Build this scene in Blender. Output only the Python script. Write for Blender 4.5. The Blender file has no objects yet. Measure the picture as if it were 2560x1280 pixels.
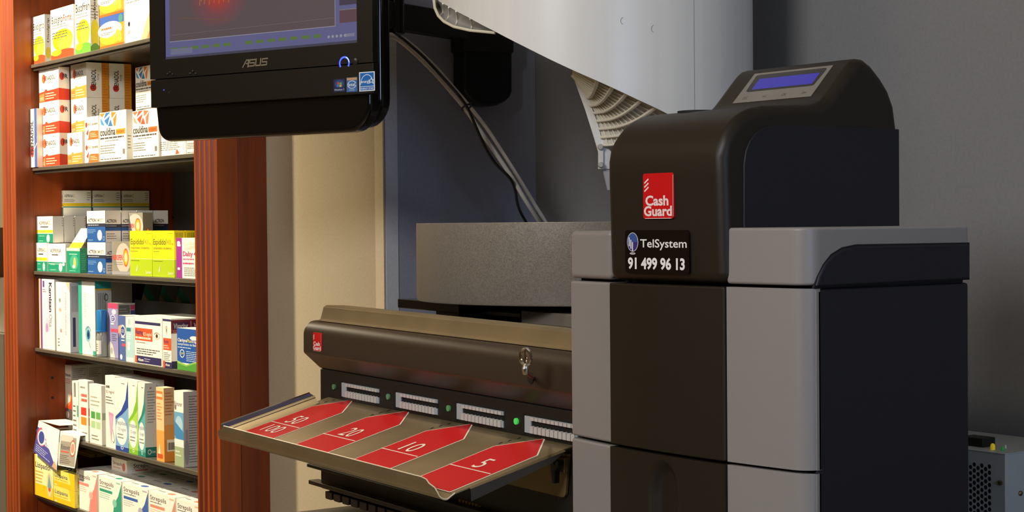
import bpy, bmesh, math, random
from mathutils import Vector, Matrix
random.seed(7)
S = bpy.context.scene
col = S.collection

# ---------------------------------------------------------------- camera, world, lights, exposure
FPX, TH, RHO, PITCH = 4300.0, math.radians(35.3), math.radians(0.5), math.atan(80/4300.0)
CAM = Vector((0, 0, 1.4))
_f0 = Vector((-math.cos(TH), math.sin(TH), 0)); _r0 = Vector((math.sin(TH), math.cos(TH), 0))
FW = _f0*math.cos(PITCH) + Vector((0, 0, -math.sin(PITCH)))
_u0 = _r0.cross(FW)
RC = _r0*math.cos(RHO) - _u0*math.sin(RHO)
UC = _u0*math.cos(RHO) + _r0*math.sin(RHO)
cd = bpy.data.cameras.new('camera'); cam = bpy.data.objects.new('camera', cd); col.objects.link(cam)
cd.sensor_width = 36; cd.lens = FPX/2560*36; cd.clip_start = 0.02
cam.matrix_world = Matrix(((RC.x, UC.x, -FW.x, 0), (RC.y, UC.y, -FW.y, 0), (RC.z, UC.z, -FW.z, CAM.z), (0, 0, 0, 1)))
S.camera = cam
w = bpy.data.worlds.new('world'); S.world = w; w.use_nodes = True
bg = w.node_tree.nodes['Background']; bg.inputs[0].default_value = (0.80, 0.86, 1.0, 1); bg.inputs[1].default_value = 0.05
S.view_settings.view_transform = 'Standard'; S.view_settings.look = 'None'
S.view_settings.gamma = 1; S.view_settings.exposure = 0.0; S.view_settings.use_curve_mapping = False

def lamp(kind, name, loc, target, power, color, size=0.1, spot=60, blend=0.6):
    l = bpy.data.lights.new(name, kind); l.energy = power; l.color = color
    o = bpy.data.objects.new(name, l); col.objects.link(o); o.location = loc
    o.rotation_euler = (Vector(target)-Vector(loc)).to_track_quat('-Z', 'Y').to_euler()
    if kind == 'AREA': l.shape = 'DISK'; l.size = size
    elif kind == 'SPOT': l.shadow_soft_size = size; l.spot_size = math.radians(spot); l.spot_blend = blend
    else: l.shadow_soft_size = size
    return o
lamp('SPOT', 'shelf_spotlight', (-3.50, 0.16, 2.68), (-3.18, 1.2, 1.42), 400, (1.0, 0.84, 0.56), 0.05, 72, 1.0)
lamp('AREA', 'shop_ceiling_light', (-2.4, -1.5, 2.7), (-1.9, 1.2, 1.2), 12, (1.0, 0.82, 0.56), 0.9)
lamp('AREA', 'counter_ceiling_light', (-0.5, -1.2, 2.6), (-1.2, 1.2, 1.4), 44, (0.97, 0.97, 1.0), 0.8)
lamp('SPOT', 'counter_spotlight', (-1.58, 0.70, 2.70), (-1.55, 0.84, 1.2), 42, (1.0, 0.86, 0.66), 0.04, 32, 0.9)
lamp('POINT', 'aisle_fill_light', (-5.4, 1.30, 2.3), (-5.4, 1.30, 0), 85, (1.0, 0.88, 0.68), 0.1)  # added fill that brightens the far-left ledge and wall
lamp('AREA', 'daylight_from_shopfront', (2.2, 0.2, 1.8), (-1.6, 1.3, 1.35), 20, (0.52, 0.68, 1.0), 0.9)

# ---------------------------------------------------------------- helpers
def ray(px, py): return FW + RC*((px-1280)/FPX) - UC*((py-640)/FPX)
def hit(px, py, ax, val):                    # where the line of sight meets the world plane axis = val
    d = ray(px, py); t = (val-CAM[ax])/d[ax]; return CAM + d*t
def hitm(px, py, ax, val, M):                # the same in a local frame
    I = M.inverted(); o = I @ CAM; d = I.to_3x3() @ ray(px, py); t = (val-o[ax])/d[ax]; return o + d*t
def hitp(px, py, p, n):
    d = ray(px, py); return CAM + d*((Vector(p)-CAM).dot(n)/d.dot(n))
def lin(h):
    h = h.lstrip('#'); r = []
    for i in (0, 2, 4):
        c = int(h[i:i+2], 16)/255; r.append(c/12.92 if c <= 0.04045 else ((c+0.055)/1.055)**2.4)
    return (*r, 1)
_mc = {}
def mat(hexc, rough=0.5, metal=0.0, kind='', emit=0.0, spec=0.5, trans=0.0, alpha=1.0):
    key = (hexc, rough, metal, kind, emit, spec, trans, alpha)
    if key in _mc: return _mc[key]
    m = bpy.data.materials.new('%s_%s' % (kind or 'paint', hexc.strip('#'))); m.use_nodes = True
    nt = m.node_tree; b = nt.nodes['Principled BSDF']; c = lin(hexc)
    b.inputs['Base Color'].default_value = c; b.inputs['Roughness'].default_value = rough
    b.inputs['Metallic'].default_value = metal; b.inputs['Specular IOR Level'].default_value = spec
    b.inputs['Transmission Weight'].default_value = trans; b.inputs['Alpha'].default_value = alpha
    if emit: b.inputs['Emission Color'].default_value = c; b.inputs['Emission Strength'].default_value = emit
    N = nt.nodes.new; L = nt.links.new
    def tc(out='Object'): return N('ShaderNodeTexCoord').outputs[out]
    def mapped(sc):
        mp = N('ShaderNodeMapping'); mp.inputs['Scale'].default_value = sc; L(tc(), mp.inputs[0]); return mp.outputs[0]
    def noise(vec, sc, det=4):
        n = N('ShaderNodeTexNoise'); n.inputs['Scale'].default_value = sc; n.inputs['Detail'].default_value = det
        L(vec, n.inputs['Vector']); return n.outputs['Fac']
    def vary(fac, lo, hi):
        r = N('ShaderNodeValToRGB'); r.color_ramp.elements[0].color = (*[x*lo for x in c[:3]], 1)
        r.color_ramp.elements[1].color = (*[min(1, x*hi) for x in c[:3]], 1)
        r.color_ramp.elements[0].position = 0.3; r.color_ramp.elements[1].position = 0.7
        L(fac, r.inputs[0]); L(r.outputs[0], b.inputs['Base Color'])
    def bump(fac, st, dist=0.001):
        bp = N('ShaderNodeBump'); bp.inputs['Strength'].default_value = st; bp.inputs['Distance'].default_value = dist
        L(fac, bp.inputs['Height']); L(bp.outputs[0], b.inputs['Normal'])
    if kind == 'wood':
        f = noise(mapped((38, 38, 2.2)), 1.6, 8); vary(f, 0.72, 1.25); b.inputs['Coat Weight'].default_value = 0.25
        b.inputs['Coat Roughness'].default_value = 0.25
    elif kind == 'grain':     # fine moulded plastic grain
        f = noise(mapped((1, 1, 1)), 1400, 2); bump(f, 0.12, 0.0004)
    elif kind == 'steel':
        f = noise(mapped((3, 260, 120)), 2.0, 3); bump(f, 0.05, 0.0005); g = noise(mapped((9, 9, 9)), 2.0, 3); vary(g, 0.9, 1.08)
    elif kind == 'flake':
        v = N('ShaderNodeTexVoronoi'); v.inputs['Scale'].default_value = 900; L(tc(), v.inputs['Vector'])
        r = N('ShaderNodeValToRGB'); r.color_ramp.elements[0].position = 0.0; r.color_ramp.elements[1].position = 1
        r.color_ramp.elements[0].color = (*[x*0.8 for x in c[:3]], 1); r.color_ramp.elements[1].color = (*[min(1, x*1.2) for x in c[:3]], 1)
        L(v.outputs['Color'], r.inputs[0]); L(r.outputs[0], b.inputs['Base Color'])
        mr = N('ShaderNodeMapRange'); mr.inputs['To Min'].default_value = rough-0.12; mr.inputs['To Max'].default_value = rough+0.1
        L(v.outputs['Color'], mr.inputs['Value']); L(mr.outputs[0], b.inputs['Roughness'])
    elif kind == 'wall':
        f = noise(mapped((1, 1, 1)), 260, 4); vary(f, 0.95, 1.05); bump(f, 0.08, 0.001)
    elif kind == 'shell':
        f = noise(mapped((60, 60, 1)), 1, 3); vary(f, 0.97, 1.03)
    _mc[key] = m
    return m
P = lambda h, r=0.5: mat(h, r)               # print / card

class MB:
    def __init__(s): s.v = []; s.f = []; s.m = []; s.mats = []; s.fl = []
    def mi(s, m):
        if m not in s.mats: s.mats.append(m)
        return s.mats.index(m)
    def face(s, pts, m, flat=False):
        n = len(s.v); s.v += [tuple(p) for p in pts]; s.f.append(tuple(range(n, n+len(pts)))); s.m.append(s.mi(m)); s.fl.append(flat)
    def raw(s, vs, fs, m, flat=False):
        n = len(s.v); s.v += [tuple(p) for p in vs]; k = s.mi(m)
        for f in fs: s.f.append(tuple(i+n for i in f)); s.m.append(k); s.fl.append(flat)
    def grid(s, rows, m, closed=False):
        a, b = len(rows), len(rows[0]); vs = [p for r in rows for p in r]; fs = []
        for i in range(a-1):
            for j in range(b if closed else b-1):
                j2 = (j+1) % b; fs.append((i*b+j, i*b+j2, (i+1)*b+j2, (i+1)*b+j))
        s.raw(vs, fs, m)
    def box(s, x0, y0, z0, x1, y1, z1, m):
        vs = [(x, y, z) for z in (z0, z1) for x, y in ((x0, y0), (x1, y0), (x1, y1), (x0, y1))]
        s.raw(vs, [(3, 2, 1, 0), (4, 5, 6, 7), (0, 1, 5, 4), (1, 2, 6, 5), (2, 3, 7, 6), (3, 0, 4, 7)], m)
    def prism(s, poly, a0, a1, ax, m):
        def p3(u, v, a): return {'x': (a, u, v), 'y': (u, a, v), 'z': (u, v, a)}[ax]
        n = len(poly); vs = [p3(u, v, a0) for u, v in poly]+[p3(u, v, a1) for u, v in poly]
        s.raw(vs, [tuple(range(n))[::-1], tuple(range(n, 2*n))]+[(i, (i+1) % n, (i+1) % n+n, i+n) for i in range(n)], m)
    def tube(s, pts, r, m, n=8, cap=True):
        pts = [Vector(p) for p in pts]; rows = []; up = Vector((0.13, 0.31, 0.94)); prev = None
        for i, p in enumerate(pts):
            t = (pts[min(i+1, len(pts)-1)]-pts[max(i-1, 0)]).normalized()
            a = (prev - t*prev.dot(t)).normalized() if prev is not None else t.cross(up).normalized()
            prev = a; b = t.cross(a); rr = r[i] if isinstance(r, (list, tuple)) else r
            rows.append([p+(a*math.cos(k*2*math.pi/n)+b*math.sin(k*2*math.pi/n))*rr for k in range(n)])
        s.grid(rows, m, True)
        if cap: s.face(rows[0][::-1], m); s.face(rows[-1], m)
    def lathe(s, prof, c, m, n=24, cap=True):
        rows = [[(c[0]+r*math.cos(k*2*math.pi/n), c[1]+r*math.sin(k*2*math.pi/n), c[2]+z) for k in range(n)] for r, z in prof]
        s.grid(rows, m, True)
        if cap: s.face(rows[0][::-1], m); s.face(rows[-1], m)
    def cylinder(s, p0, p1, r, m, n=16): s.tube([p0, p1], r, m, n)
    def build(s, name, parent=None, bevel=0, seg=3, smooth=True, loc=None, weld=True, norm=True, ang=32):
        me = bpy.data.meshes.new(name); me.from_pydata([tuple(v) for v in s.v], [], s.f)
        for m in s.mats: me.materials.append(m)
        me.polygons.foreach_set('material_index', s.m)
        if smooth: me.polygons.foreach_set('use_smooth', [not x for x in s.fl])
        if norm:
            bm = bmesh.new(); bm.from_mesh(me)
            if weld: bmesh.ops.remove_doubles(bm, verts=bm.verts, dist=1e-6)
            bmesh.ops.recalc_face_normals(bm, faces=bm.faces); bm.to_mesh(me); bm.free()
        o = bpy.data.objects.new(name, me); col.objects.link(o)
        if parent: o.parent = parent
        if loc: o.location = loc
        if bevel:
            b = o.modifiers.new('bevel', 'BEVEL'); b.width = bevel; b.segments = seg; b.limit_method = 'ANGLE'; b.angle_limit = math.radians(ang); b.harden_normals = True
        elif smooth: me.set_sharp_from_angle(angle=math.radians(40))
        return o

def tag(o, label=None, cat=None, group=None, kind=None):
    for k, v in (('label', label), ('category', cat), ('group', group), ('kind', kind)):
        if v: o[k] = v
    return o
def empty(name, loc, label, cat, rot=(0, 0, 0), group=None):
    o = bpy.data.objects.new(name, None); col.objects.link(o); o.location = loc; o.rotation_euler = rot
    o.empty_display_size = 0.05
    return tag(o, label, cat, group)
def mtx(o): return Matrix.LocRotScale(o.location, o.rotation_euler, None)

# text as mesh, cached (x, y) outlines; capital height normalised to 1
_tc = {}
def text_mesh(s, bold=0.0):
    k = (s, bold)
    if k in _tc: return _tc[k]
    cu = bpy.data.curves.new('t', 'FONT'); cu.body = s; cu.resolution_u = 3; cu.size = 1; cu.offset = bold
    o = bpy.data.objects.new('t', cu); col.objects.link(o)
    me = bpy.data.meshes.new_from_object(o.evaluated_get(bpy.context.evaluated_depsgraph_get()))
    sc = 1/0.70
    vs = [(v.co.x*sc, v.co.y*sc) for v in me.vertices]; fs = [tuple(p.vertices) for p in me.polygons]
    bpy.data.objects.remove(o); bpy.data.curves.remove(cu); bpy.data.meshes.remove(me)
    x0 = min(v[0] for v in vs); x1 = max(v[0] for v in vs)
    _tc[k] = ([(v[0]-x0, v[1]) for v in vs], fs, x1-x0)
    return _tc[k]

class Face:                                   # a printable rectangle on a part
    def __init__(s, mb, o, ux, uy, n=None, step=0.00003):
        s.mb = mb; s.o = Vector(o); s.ux = Vector(ux); s.uy = Vector(uy)
        s.n = (n and Vector(n) or s.ux.cross(s.uy)).normalized(); s.k = 1; s.step = step
    def pt(s, u, v): return s.o + s.ux*u + s.uy*v + s.n*(s.step*s.k)
    def p(s, pts, m): s.mb.face([s.pt(u, v) for u, v in pts], m, True); s.k += 1; return s
    def r(s, u0, v0, u1, v1, m): return s.p([(u0, v0), (u1, v0), (u1, v1), (u0, v1)], m)
    def e(s, u, v, ru, rv, m, n=20): return s.p([(u+ru*math.cos(i*2*math.pi/n), v+rv*math.sin(i*2*math.pi/n)) for i in range(n)], m)
    def ring(s, u, v, ru, rv, w, m, a0=0, a1=360, n=28):
        for i in range(n):
            A, B = (math.radians(a0+(a1-a0)*(i+j)/n) for j in (0, 1))
            s.mb.face([s.pt(u+ru*math.cos(A), v+rv*math.sin(A)), s.pt(u+ru*math.cos(B), v+rv*math.sin(B)),
                       s.pt(u+ru*(1-w)*math.cos(B), v+rv*(1-w)*math.sin(B)), s.pt(u+ru*(1-w)*math.cos(A), v+rv*(1-w)*math.sin(A))], m, True)
        s.k += 1; return s
    def line(s, pts, wd, m):                  # stroke, width as a fraction of the height
        a = s.uy.length/s.ux.length
        for (u0, v0), (u1, v1) in zip(pts[:-1], pts[1:]):
            dx, dy = (u1-u0)/a, v1-v0; L = math.hypot(dx, dy) or 1; nx, ny = -dy/L*wd/2*a, dx/L*wd/2
            ex, ey = dx/L*wd/2*a, dy/L*wd/2
            s.mb.face([s.pt(u0+nx-ex, v0+ny-ey), s.pt(u1+nx+ex, v1+ny+ey), s.pt(u1-nx+ex, v1-ny+ey), s.pt(u0-nx-ex, v0-ny-ey)], m, True)
        s.k += 1; return s
    def t(s, txt, u, v, h, m, w=None, rot=0, bold=0.012, al='l', shear=0.0):
        vs, fs, W = text_mesh(txt, bold)
        if rot in (90, -90):                  # reads upwards / downwards; h along u, w along v
            hh = h*s.ux.length/s.uy.length if False else h
            L = w if w else W*h*s.ux.length/s.uy.length
            sg = 1 if rot == 90 else -1
            P2 = [(u-sg*y*h, v+sg*x/W*L) for x, y in vs]
        else:
            L = w if w else W*h*s.uy.length/s.ux.length
            off = -L/2 if al == 'c' else 0
            P2 = [(u+off+(x/W+shear*y/W)*L, v+y*h) for x, y in vs]
        s.mb.raw([s.pt(a, b) for a, b in P2], fs, m, True); s.k += 1; return s
    def lines(s, u0, v0, u1, v1, n, m, th=0.35, rag=0.4):   # small print as broken strokes
        for i in range(n):
            v = v1-(v1-v0)*(i+0.5)/n; h = (v1-v0)/n*th; u = u0; end = u1-random.random()*rag*(u1-u0)
            while u < end:
                l = (0.05+random.random()*0.13)*(u1-u0)
                s.mb.face([s.pt(u, v-h/2), s.pt(min(u+l, end), v-h/2), s.pt(min(u+l, end), v+h/2), s.pt(u, v+h/2)], m, True); u += l+0.022*(u1-u0)
        s.k += 1; return s

def rpoly(pts, n=6):                          # polygon from (x, y, radius) corners
    out = []; N = len(pts)
    for i, (x, y, r) in enumerate(pts):
        if r <= 0: out.append((x, y)); continue
        p = Vector((x, y)); a = (Vector(pts[i-1][:2])-p).normalized(); b = (Vector(pts[(i+1) % N][:2])-p).normalized()
        half = a.angle(b)/2; d = r/math.tan(half); c = p+(a+b).normalized()*(r/math.sin(half))
        A = p+a*d-c; B = p+b*d-c; tot = A.angle_signed(B)
        for k in range(n+1):
            q = A.copy(); q.rotate(Matrix.Rotation(-tot*k/n, 2)); out.append((c.x+q.x, c.y+q.y))
    return out

# ---------------------------------------------------------------- materials
WOOD = mat('#903f11', 0.38, 0, 'wood'); WOODD = mat('#74300f', 0.32, 0, 'wood')
WALL = mat('#ada087', 0.75, 0, 'wall'); GREYW = mat('#7d7c7b', 0.7, 0, 'wall'); STRIP = mat('#d2d6e0', 0.6, 0, 'wall')
TRIMB = mat('#cdbd9f', 0.6, 0, 'wall')
SHELF = mat('#8f8b80', 0.28, 0.75, 'steel'); SHELFD = mat('#3a3733', 0.45, 0.3)
BLK = mat('#0b0a0a', 0.12); BLKM = mat('#382d23', 0.33, 0, 'grain'); BLKS = mat('#15130f', 0.5)
BROWNBLK = mat('#20190f', 0.48, 0, 'grain', spec=0.4); NAVY = mat('#10101a', 0.55, 0, 'grain')
GREYP = mat('#8b8682', 0.42, 0, 'grain'); STEEL = mat('#a39270', 0.42, 0.8, 'steel'); CHROME = mat('#dcd8d0', 0.12, 1.0)
WHITEP = mat('#e6e4dc', 0.33, 0, 'shell'); CREAM = mat('#cfc7b2', 0.35, 0, 'shell')
TUB = mat('#8e887e', 0.45, 0.35, 'flake'); WHT = P('#f2efe6'); RED = P('#c8171b', 0.35); INK = P('#17161a')
SHADOWGAP = mat('#050505', 0.8)

# ---------------------------------------------------------------- the setting
def struct(name, mb, bevel=0): return tag(mb.build(name, None, bevel), kind='structure')
YC, YW, YN = 1.165, 1.25, 1.512            # cabinet front, wall face, niche back
xL0 = hit(8, 640, 1, YC).x; xL1 = hit(41, 640, 1, YC).x; xR0 = hit(487, 640, 1, YC).x; xR1 = hit(545, 640, 1, YC).x
XN = hit(960, 600, 1, YW).x                 # niche jamb
m = MB(); m.box(-7, -4, -0.1, 3, 3, 0, mat('#a08a6c', 0.5, 0, 'wall')); struct('floor', m)
m = MB(); m.box(-7, -4, 2.8, 3, 3, 2.9, mat('#cfc4ae', 0.8, 0, 'wall')); struct('ceiling', m)
m = MB(); m.box(-7, -4.1, 0, 3, -4, 2.8, mat('#a8987c', 0.8, 0, 'wall')); struct('wall_front', m)
m = MB(); m.box(3, -4, 0, 3.1, 3, 2.8, mat('#98928a', 0.8, 0, 'wall')); struct('wall_right', m)
m = MB(); m.box(-7.1, -4, 0, -7, 3, 2.8, WALL); struct('wall_left', m)
m = MB(); m.box(xR1, YW, 0, XN, YN+0.25, 2.75, WALL); struct('wall_back', m)
m = MB(); m.box(XN, YN, 0, 1.2, YN+0.25, 2.75, GREYW); struct('wall_niche', m)
m = MB(); m.box(XN, YW+0.021, 0, XN+0.004, YN, 2.75, mat('#9aa0b2', 0.6, 0, 'wall')); struct('wall_reveal', m)
m = MB(); m.box(XN, YW+0.0005, 0, XN+0.005, YW+0.0205, 2.75, STRIP); struct('trim_1', m)
x943 = hit(943, 600, 1, YW).x
m = MB(); m.box(x943, YW-0.003, 0, XN+0.004, YW-0.0005, 2.75, TRIMB); struct('trim_2', m)
m = MB(); m.box(-7, 2.2, 0, xL0-0.05, 2.3, 2.75, WALL); struct('wall_far', m)

# ---------------------------------------------------------------- shelving unit
KS = 1.019                                   # how far the shelf fronts stand back inside the posts
XI = -3.342                                  # inner face of its left side
cab = empty('shelving_unit', ((xL0+xR1)/2, YC+0.2, 0), 'tall cherry wood pharmacy shelving unit with fluted posts, full of medicine boxes', 'shelving unit')
co = cab.location
def fluted(x0, x1, f0, f1, n):               # post with rounded grooves between f0 and f1
    pts = [(x0-co.x, YC-co.y)]; wdt = (f1-f0)/n
    for i in range(n):
        a = f0+i*wdt
        for k in range(9):
            t = k/8; pts.append((a+wdt*(0.18+0.64*t)-co.x, YC-co.y+0.006*math.sin(math.pi*t)))
    pts += [(x1-co.x, YC-co.y), (x1-co.x, YC+0.036-co.y), (x0-co.x, YC+0.036-co.y)]
    mb = MB(); mb.prism(pts, 0.0, 2.25, 'z', WOOD); mb.build('post', cab, 0.0012, 2, ang=50)
fluted(xL0, xL1, xL0+0.004, xL1-0.006, 4)
fluted(xR0, xR1, xR0+0.004, xR1-0.008, 4)
m = MB(); m.box(XI-0.02-co.x, YC+0.036-co.y, 0, XI-co.x, 1.500-co.y, 2.25, WOOD)
for zz in (1.42, 1.385, 1.10, 1.06, 1.58, 1.25, 0.93):                  # shelf-pin holes
    for yy in (1.235, 1.50):
        m.cylinder((XI-co.x, yy-co.y, zz), (XI+0.0006-co.x, yy-co.y, zz), 0.003, INK, 10)
m.build('side_panel', cab, 0)
m = MB(); m.box(xR1-0.02-co.x, YC+0.0362-co.y, 0, xR1-0.0005-co.x, 1.500-co.y, 2.25, WOODD); m.build('side_panel', cab, 0.0008)
m = MB(); m.box(XI-0.02-co.x, 1.500-co.y, 0, xR1-co.x, 1.515-co.y, 2.25, mat('#4a4a4c', 0.6)); m.build('back_panel', cab)
ZS = [1.4+(q-1.4)*KS for q in (1.7177, 1.5178, 1.3164, 1.1665, 1.0074)]
Y0S = 1.176*KS                                # front edge of the shelves
z6 = hit(86, 1236, 1, 1.172*KS).z
ZS.append(z6)
for z in ZS:
    m = MB(); m.box(XI+0.0005-co.x, Y0S-co.y, z-0.007, xR1-0.0205-co.x, 1.4995-co.y, z, SHELF)
    m.box(XI+0.001-co.x, Y0S+0.004-co.y, z-0.013, xR1-0.021-co.x, Y0S+0.010-co.y, z-0.007, SHELFD)
    m.build('shelf', cab, 0.0012, 2)
m = MB(); m.box(XI-0.02-co.x, YC+0.01-co.y, 0.0, xR1-0.0205-co.x, 1.499-co.y, 0.10, WOODD); m.build('plinth', cab)

# white display ledge and basket glimpsed left of the shelving unit
yb = 1.62
zt = hit(4, 694, 1, yb).z; zb = hit(4, 832, 1, yb).z; xe = hit(14, 760, 1, yb).x
o = empty('display_ledge', (xe-0.25, yb+0.15, zb-0.03), 'white box-shaped display ledge at the far left edge behind the wooden post', 'display ledge')
m = MB(); m.box(-0.25, -0.15, 0.03, 0.25, 0.15, zt-zb+0.03, P('#e6e2d2', 0.4)); m.build('tray', o, 0.004)
m = MB(); m.box(-0.27, -0.16, -zb+0.03, 0.26, 0.16, 0.03, P('#9a9788', 0.5)); m.build('base', o, 0.003)
m = MB(); rows = []
for i in range(13):
    t = i/12; rr = 0.085+0.035*math.sin(t*math.pi*0.8)
    rows.append([((rr+0.003*math.sin(k*18*math.pi/36+i*math.pi))*math.cos(k*2*math.pi/36), (rr+0.003*math.sin(k*18*math.pi/36+i*math.pi))*math.sin(k*2*math.pi/36), 0.14*t) for k in range(36)])
m.grid(rows, P('#6b4a2a', 0.7), True); m.face(rows[0][::-1], P('#6b4a2a', 0.7)); m.face(rows[-1], P('#3a2818', 0.8))
tag(m.build('basket', None, loc=(xe-0.13, yb+0.06, zt+0.0005)), 'brown woven basket standing on the white display ledge at the far left', 'basket')

# ---------------------------------------------------------------- counter
ZC = 1.07
XCE = -1.762
m = MB(); m.box(XCE, 0.72, ZC-0.035, 0.4, YN-0.002, ZC, mat('#77705f', 0.4, 0, 'wall'))
ct = empty('counter', ((XCE+0.4)/2, 1.1, 0), 'grey counter whose left edge shows below the banknote machine', 'counter')
for i in range(len(m.v)): m.v[i] = (m.v[i][0]-ct.location.x, m.v[i][1]-1.1, m.v[i][2])
m.build('worktop', ct, 0.002)
m = MB(); m.box(XCE+0.03-ct.location.x, 0.78-1.1, 0, 0.38-ct.location.x, YN-0.004-1.1, ZC-0.0352, mat('#5e5a52', 0.5)); m.build('base_cabinet', ct)

# ---------------------------------------------------------------- coin machine
XCR = hit(2032, 718, 1, 0.944).x; XCL = hit(1418, 703, 1, 0.935).x
XM0 = hit(1521, 703, 1, 0.9265).x; XM1 = hit(1812, 713, 1, 0.9265).x
YCB = hit(2422, 640, 0, XCR).y
cx = (XCL+XCR)/2
coin = empty('coin_machine', (cx, 1.03, ZC), 'tall black and grey coin machine with a blue display and red badge, on the counter', 'coin machine')
O = Vector(coin.location)
def arcY(x): return 0.9255+(x-cx)**2/(2*0.93)   # gently bowed front
def L3(p): return Vector(p)-O
ZA = 1.3498; ZB = 1.2082; ZT = 1.3955           # upper seam, lower seam, top of the grey cap
g = 0.0012
def panel(name, x0, x1, z0, z1, mtl, rl=0.0, rr=0.0, back=1.05, bev=0.0025, dy=0.0, roundtop=None):
    """a slab with the bowed front between x0 and x1; rl / rr round its vertical corners"""
    pts = []; N = 14
    for i in range(N+1):
        x = x0+(x1-x0)*i/N; y = arcY(x)+dy
        if rr and x > x1-rr: continue
        if rl and x < x0+rl: continue
        pts.append((x, y))
    if rr:
        yb_ = arcY(x1-rr)+dy
        for k in range(9):
            a = k*math.pi/2/8; pts.append((x1-rr+rr*math.sin(a), yb_+rr*(1-math.cos(a))))
    pts += [(x1, back), (x0, back)]
    if rl:
        yb_ = arcY(x0+rl)+dy; pre = []
        for k in range(9):
            a = k*math.pi/2/8; pre.append((x0+rl-rl*math.cos(a), yb_+rl*(1-math.sin(a))))
        pts = pre+pts
    mb = MB(); mb.prism([(x-O.x, y-O.y) for x, y in pts], z0-ZC, z1-ZC, 'z', mtl)
    return mb.build(name, coin, bev, 4, ang=40)
RR = 0.017
# inner block seen only in the seams
m = MB(); m.box(XCL+0.004-O.x, 0.948-O.y, 0, XCR-0.003-O.x, YCB-0.004-O.y, ZT-0.012-ZC, SHADOWGAP); m.build('inner_housing', coin)
# grey front panels: lower, middle, cap, on both sides of the dark centre
for z0, z1 in ((ZC, ZB-g), (ZB+g, ZA-g)):
    panel('grey_front_panel', XCL, XM0, z0, z1, GREYP, rl=0.006, back=YCB)
    panel('grey_front_panel', XM1, XCR, z0, z1, GREYP, rr=RR, back=0.9475, bev=0.002)
panel('grey_cap', XCL, XM0, ZA+g, ZT-0.002, GREYP, rl=0.009, back=YCB, bev=0.005)
panel('grey_cap', XM1, XCR, ZA+g, ZT, GREYP, rr=RR, back=YCB, bev=0.005)
# dark centre panels
panel('dark_front_panel', XM0+0.0006, XM1-0.0006, ZB+g, ZA-g, BROWNBLK, back=0.9475, dy=-0.0022, bev=0.0015)
# lower centre panel with the thumb scoop
fx0, fx1 = XM0+0.0006, XM1-0.0006
su = hit(1660, 1250, 1, 0.924)
mb = MB(); rows = []; NX, NZ = 60, 60; zlo = 1.09
for j in range(NZ+1):
    z = zlo+(ZB-g-zlo)*j/NZ; r = []
    for i in range(NX+1):
        x = fx0+(fx1-fx0)*i/NX
        du = (x-su.x)/0.0200; dv = (z-1.172)/0.034 if z > 1.172 else 0
        q = math.sqrt(du*du+dv*dv); dep = 0.008*(0.5+0.5*math.cos(min(1, max(0, (q-0.55)/0.45))*math.pi)) if q < 1 else 0
        r.append((x-O.x, arcY(x)-0.0022+dep-O.y, z-ZC))
    rows.append(r)
mb.grid(rows, BROWNBLK)
yb_ = 0.9475-O.y
mb.grid([[(r[0][0], r[0][1], r[0][2]) for r in rows], [(r[0][0], yb_, r[0][2]) for r in rows]], BROWNBLK)
mb.grid([[(r[-1][0], r[-1][1], r[-1][2]) for r in rows], [(r[-1][0], yb_, r[-1][2]) for r in rows]], BROWNBLK)
mb.grid([rows[-1], [(p[0], yb_, p[2]) for p in rows[-1]]], BROWNBLK)
sc = mb.build('dark_front_panel', coin); 
# side panels on the right flank
m = MB(); m.box(XCR-0.012-O.x, 0.9478-O.y, 0, XCR-O.x, YCB-O.y, ZA-g-ZC, NAVY); m.build('side_panel', coin, 0.0025, 3)
sp = [hit(px, py, 0, XCR) for px, py in ((2036, 717), (2044, 690), (2058, 662), (2078, 638), (2105, 622), (2140, 615), (2420, 610), (2420, 697))]
m = MB(); m.prism([(p.y-O.y, p.z-ZC) for p in sp], XCR-0.004-O.x, XCR+0.0022-O.x, 'x', NAVY); m.build('side_inlay', coin, 0.0018, 3)
cc_ = Vector((sum(p.y for p in sp)/8, sum(p.z for p in sp)/8))
m = MB(); m.prism([(cc_.x+(p.y-cc_.x)*1.012-O.y, min(cc_.y+(p.z-cc_.y)*1.07+0.0004, 9)-ZC) for p in sp], XCR-0.002-O.x, XCR+0.0004-O.x, 'x', SHADOWGAP); m.build('inlay_groove_shade', coin)  # black sheet stands in for the shadow line round the inlay
# the dark head
XT = hit(1806, 500, 1, 0.921).x; YF = 0.9208
prof = [(0.9250-0.0018, ZA+g)]
for px, py in ((1799, 440), (1802, 390), (1810, 354), (1820, 333), (1831, 315), (1843, 299), (1857, 286), (1870, 277), (1885, 270), (1916, 263), (1974, 261), (2030, 259.5), (2050, 257), (2066, 250), (2077, 237), (2095, 212), (2115, 183), (2128, 165), (2136, 155), (2144, 148), (2153, 145), (2166, 147), (2185, 162), (2209, 193), (2228, 225), (2242, 265), (2249, 319)):
    p = hit(px, py, 0, XT); prof.append((max(p.y, YF), p.z))
yhb = hit(2253, 565, 0, XT).y+0.0015
prof += [(yhb, ZT), (yhb, ZA+g)]
XH0 = hit(1514, 560, 1, YF).x
m = MB(); m.prism([(y-O.y, z-ZC) for y, z in prof], XH0-O.x, XT-O.x, 'x', BROWNBLK); m.build('head_cover', coin, 0.009, 6, ang=50)
ip = [hit(px, py, 0, XT) for px, py in ((1858, 575), (1858, 410), (1863, 378), (1872, 354), (1886, 334), (1905, 320), (1930, 314), (1960, 313.5), (2246, 323), (2247, 575))]
m = MB(); m.prism([(p.y-O.y, p.z-ZC) for p in ip], XT-0.003-O.x, XT+0.0012-O.x, 'x', NAVY); m.build('head_side_panel', coin, 0.001, 2)
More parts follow.
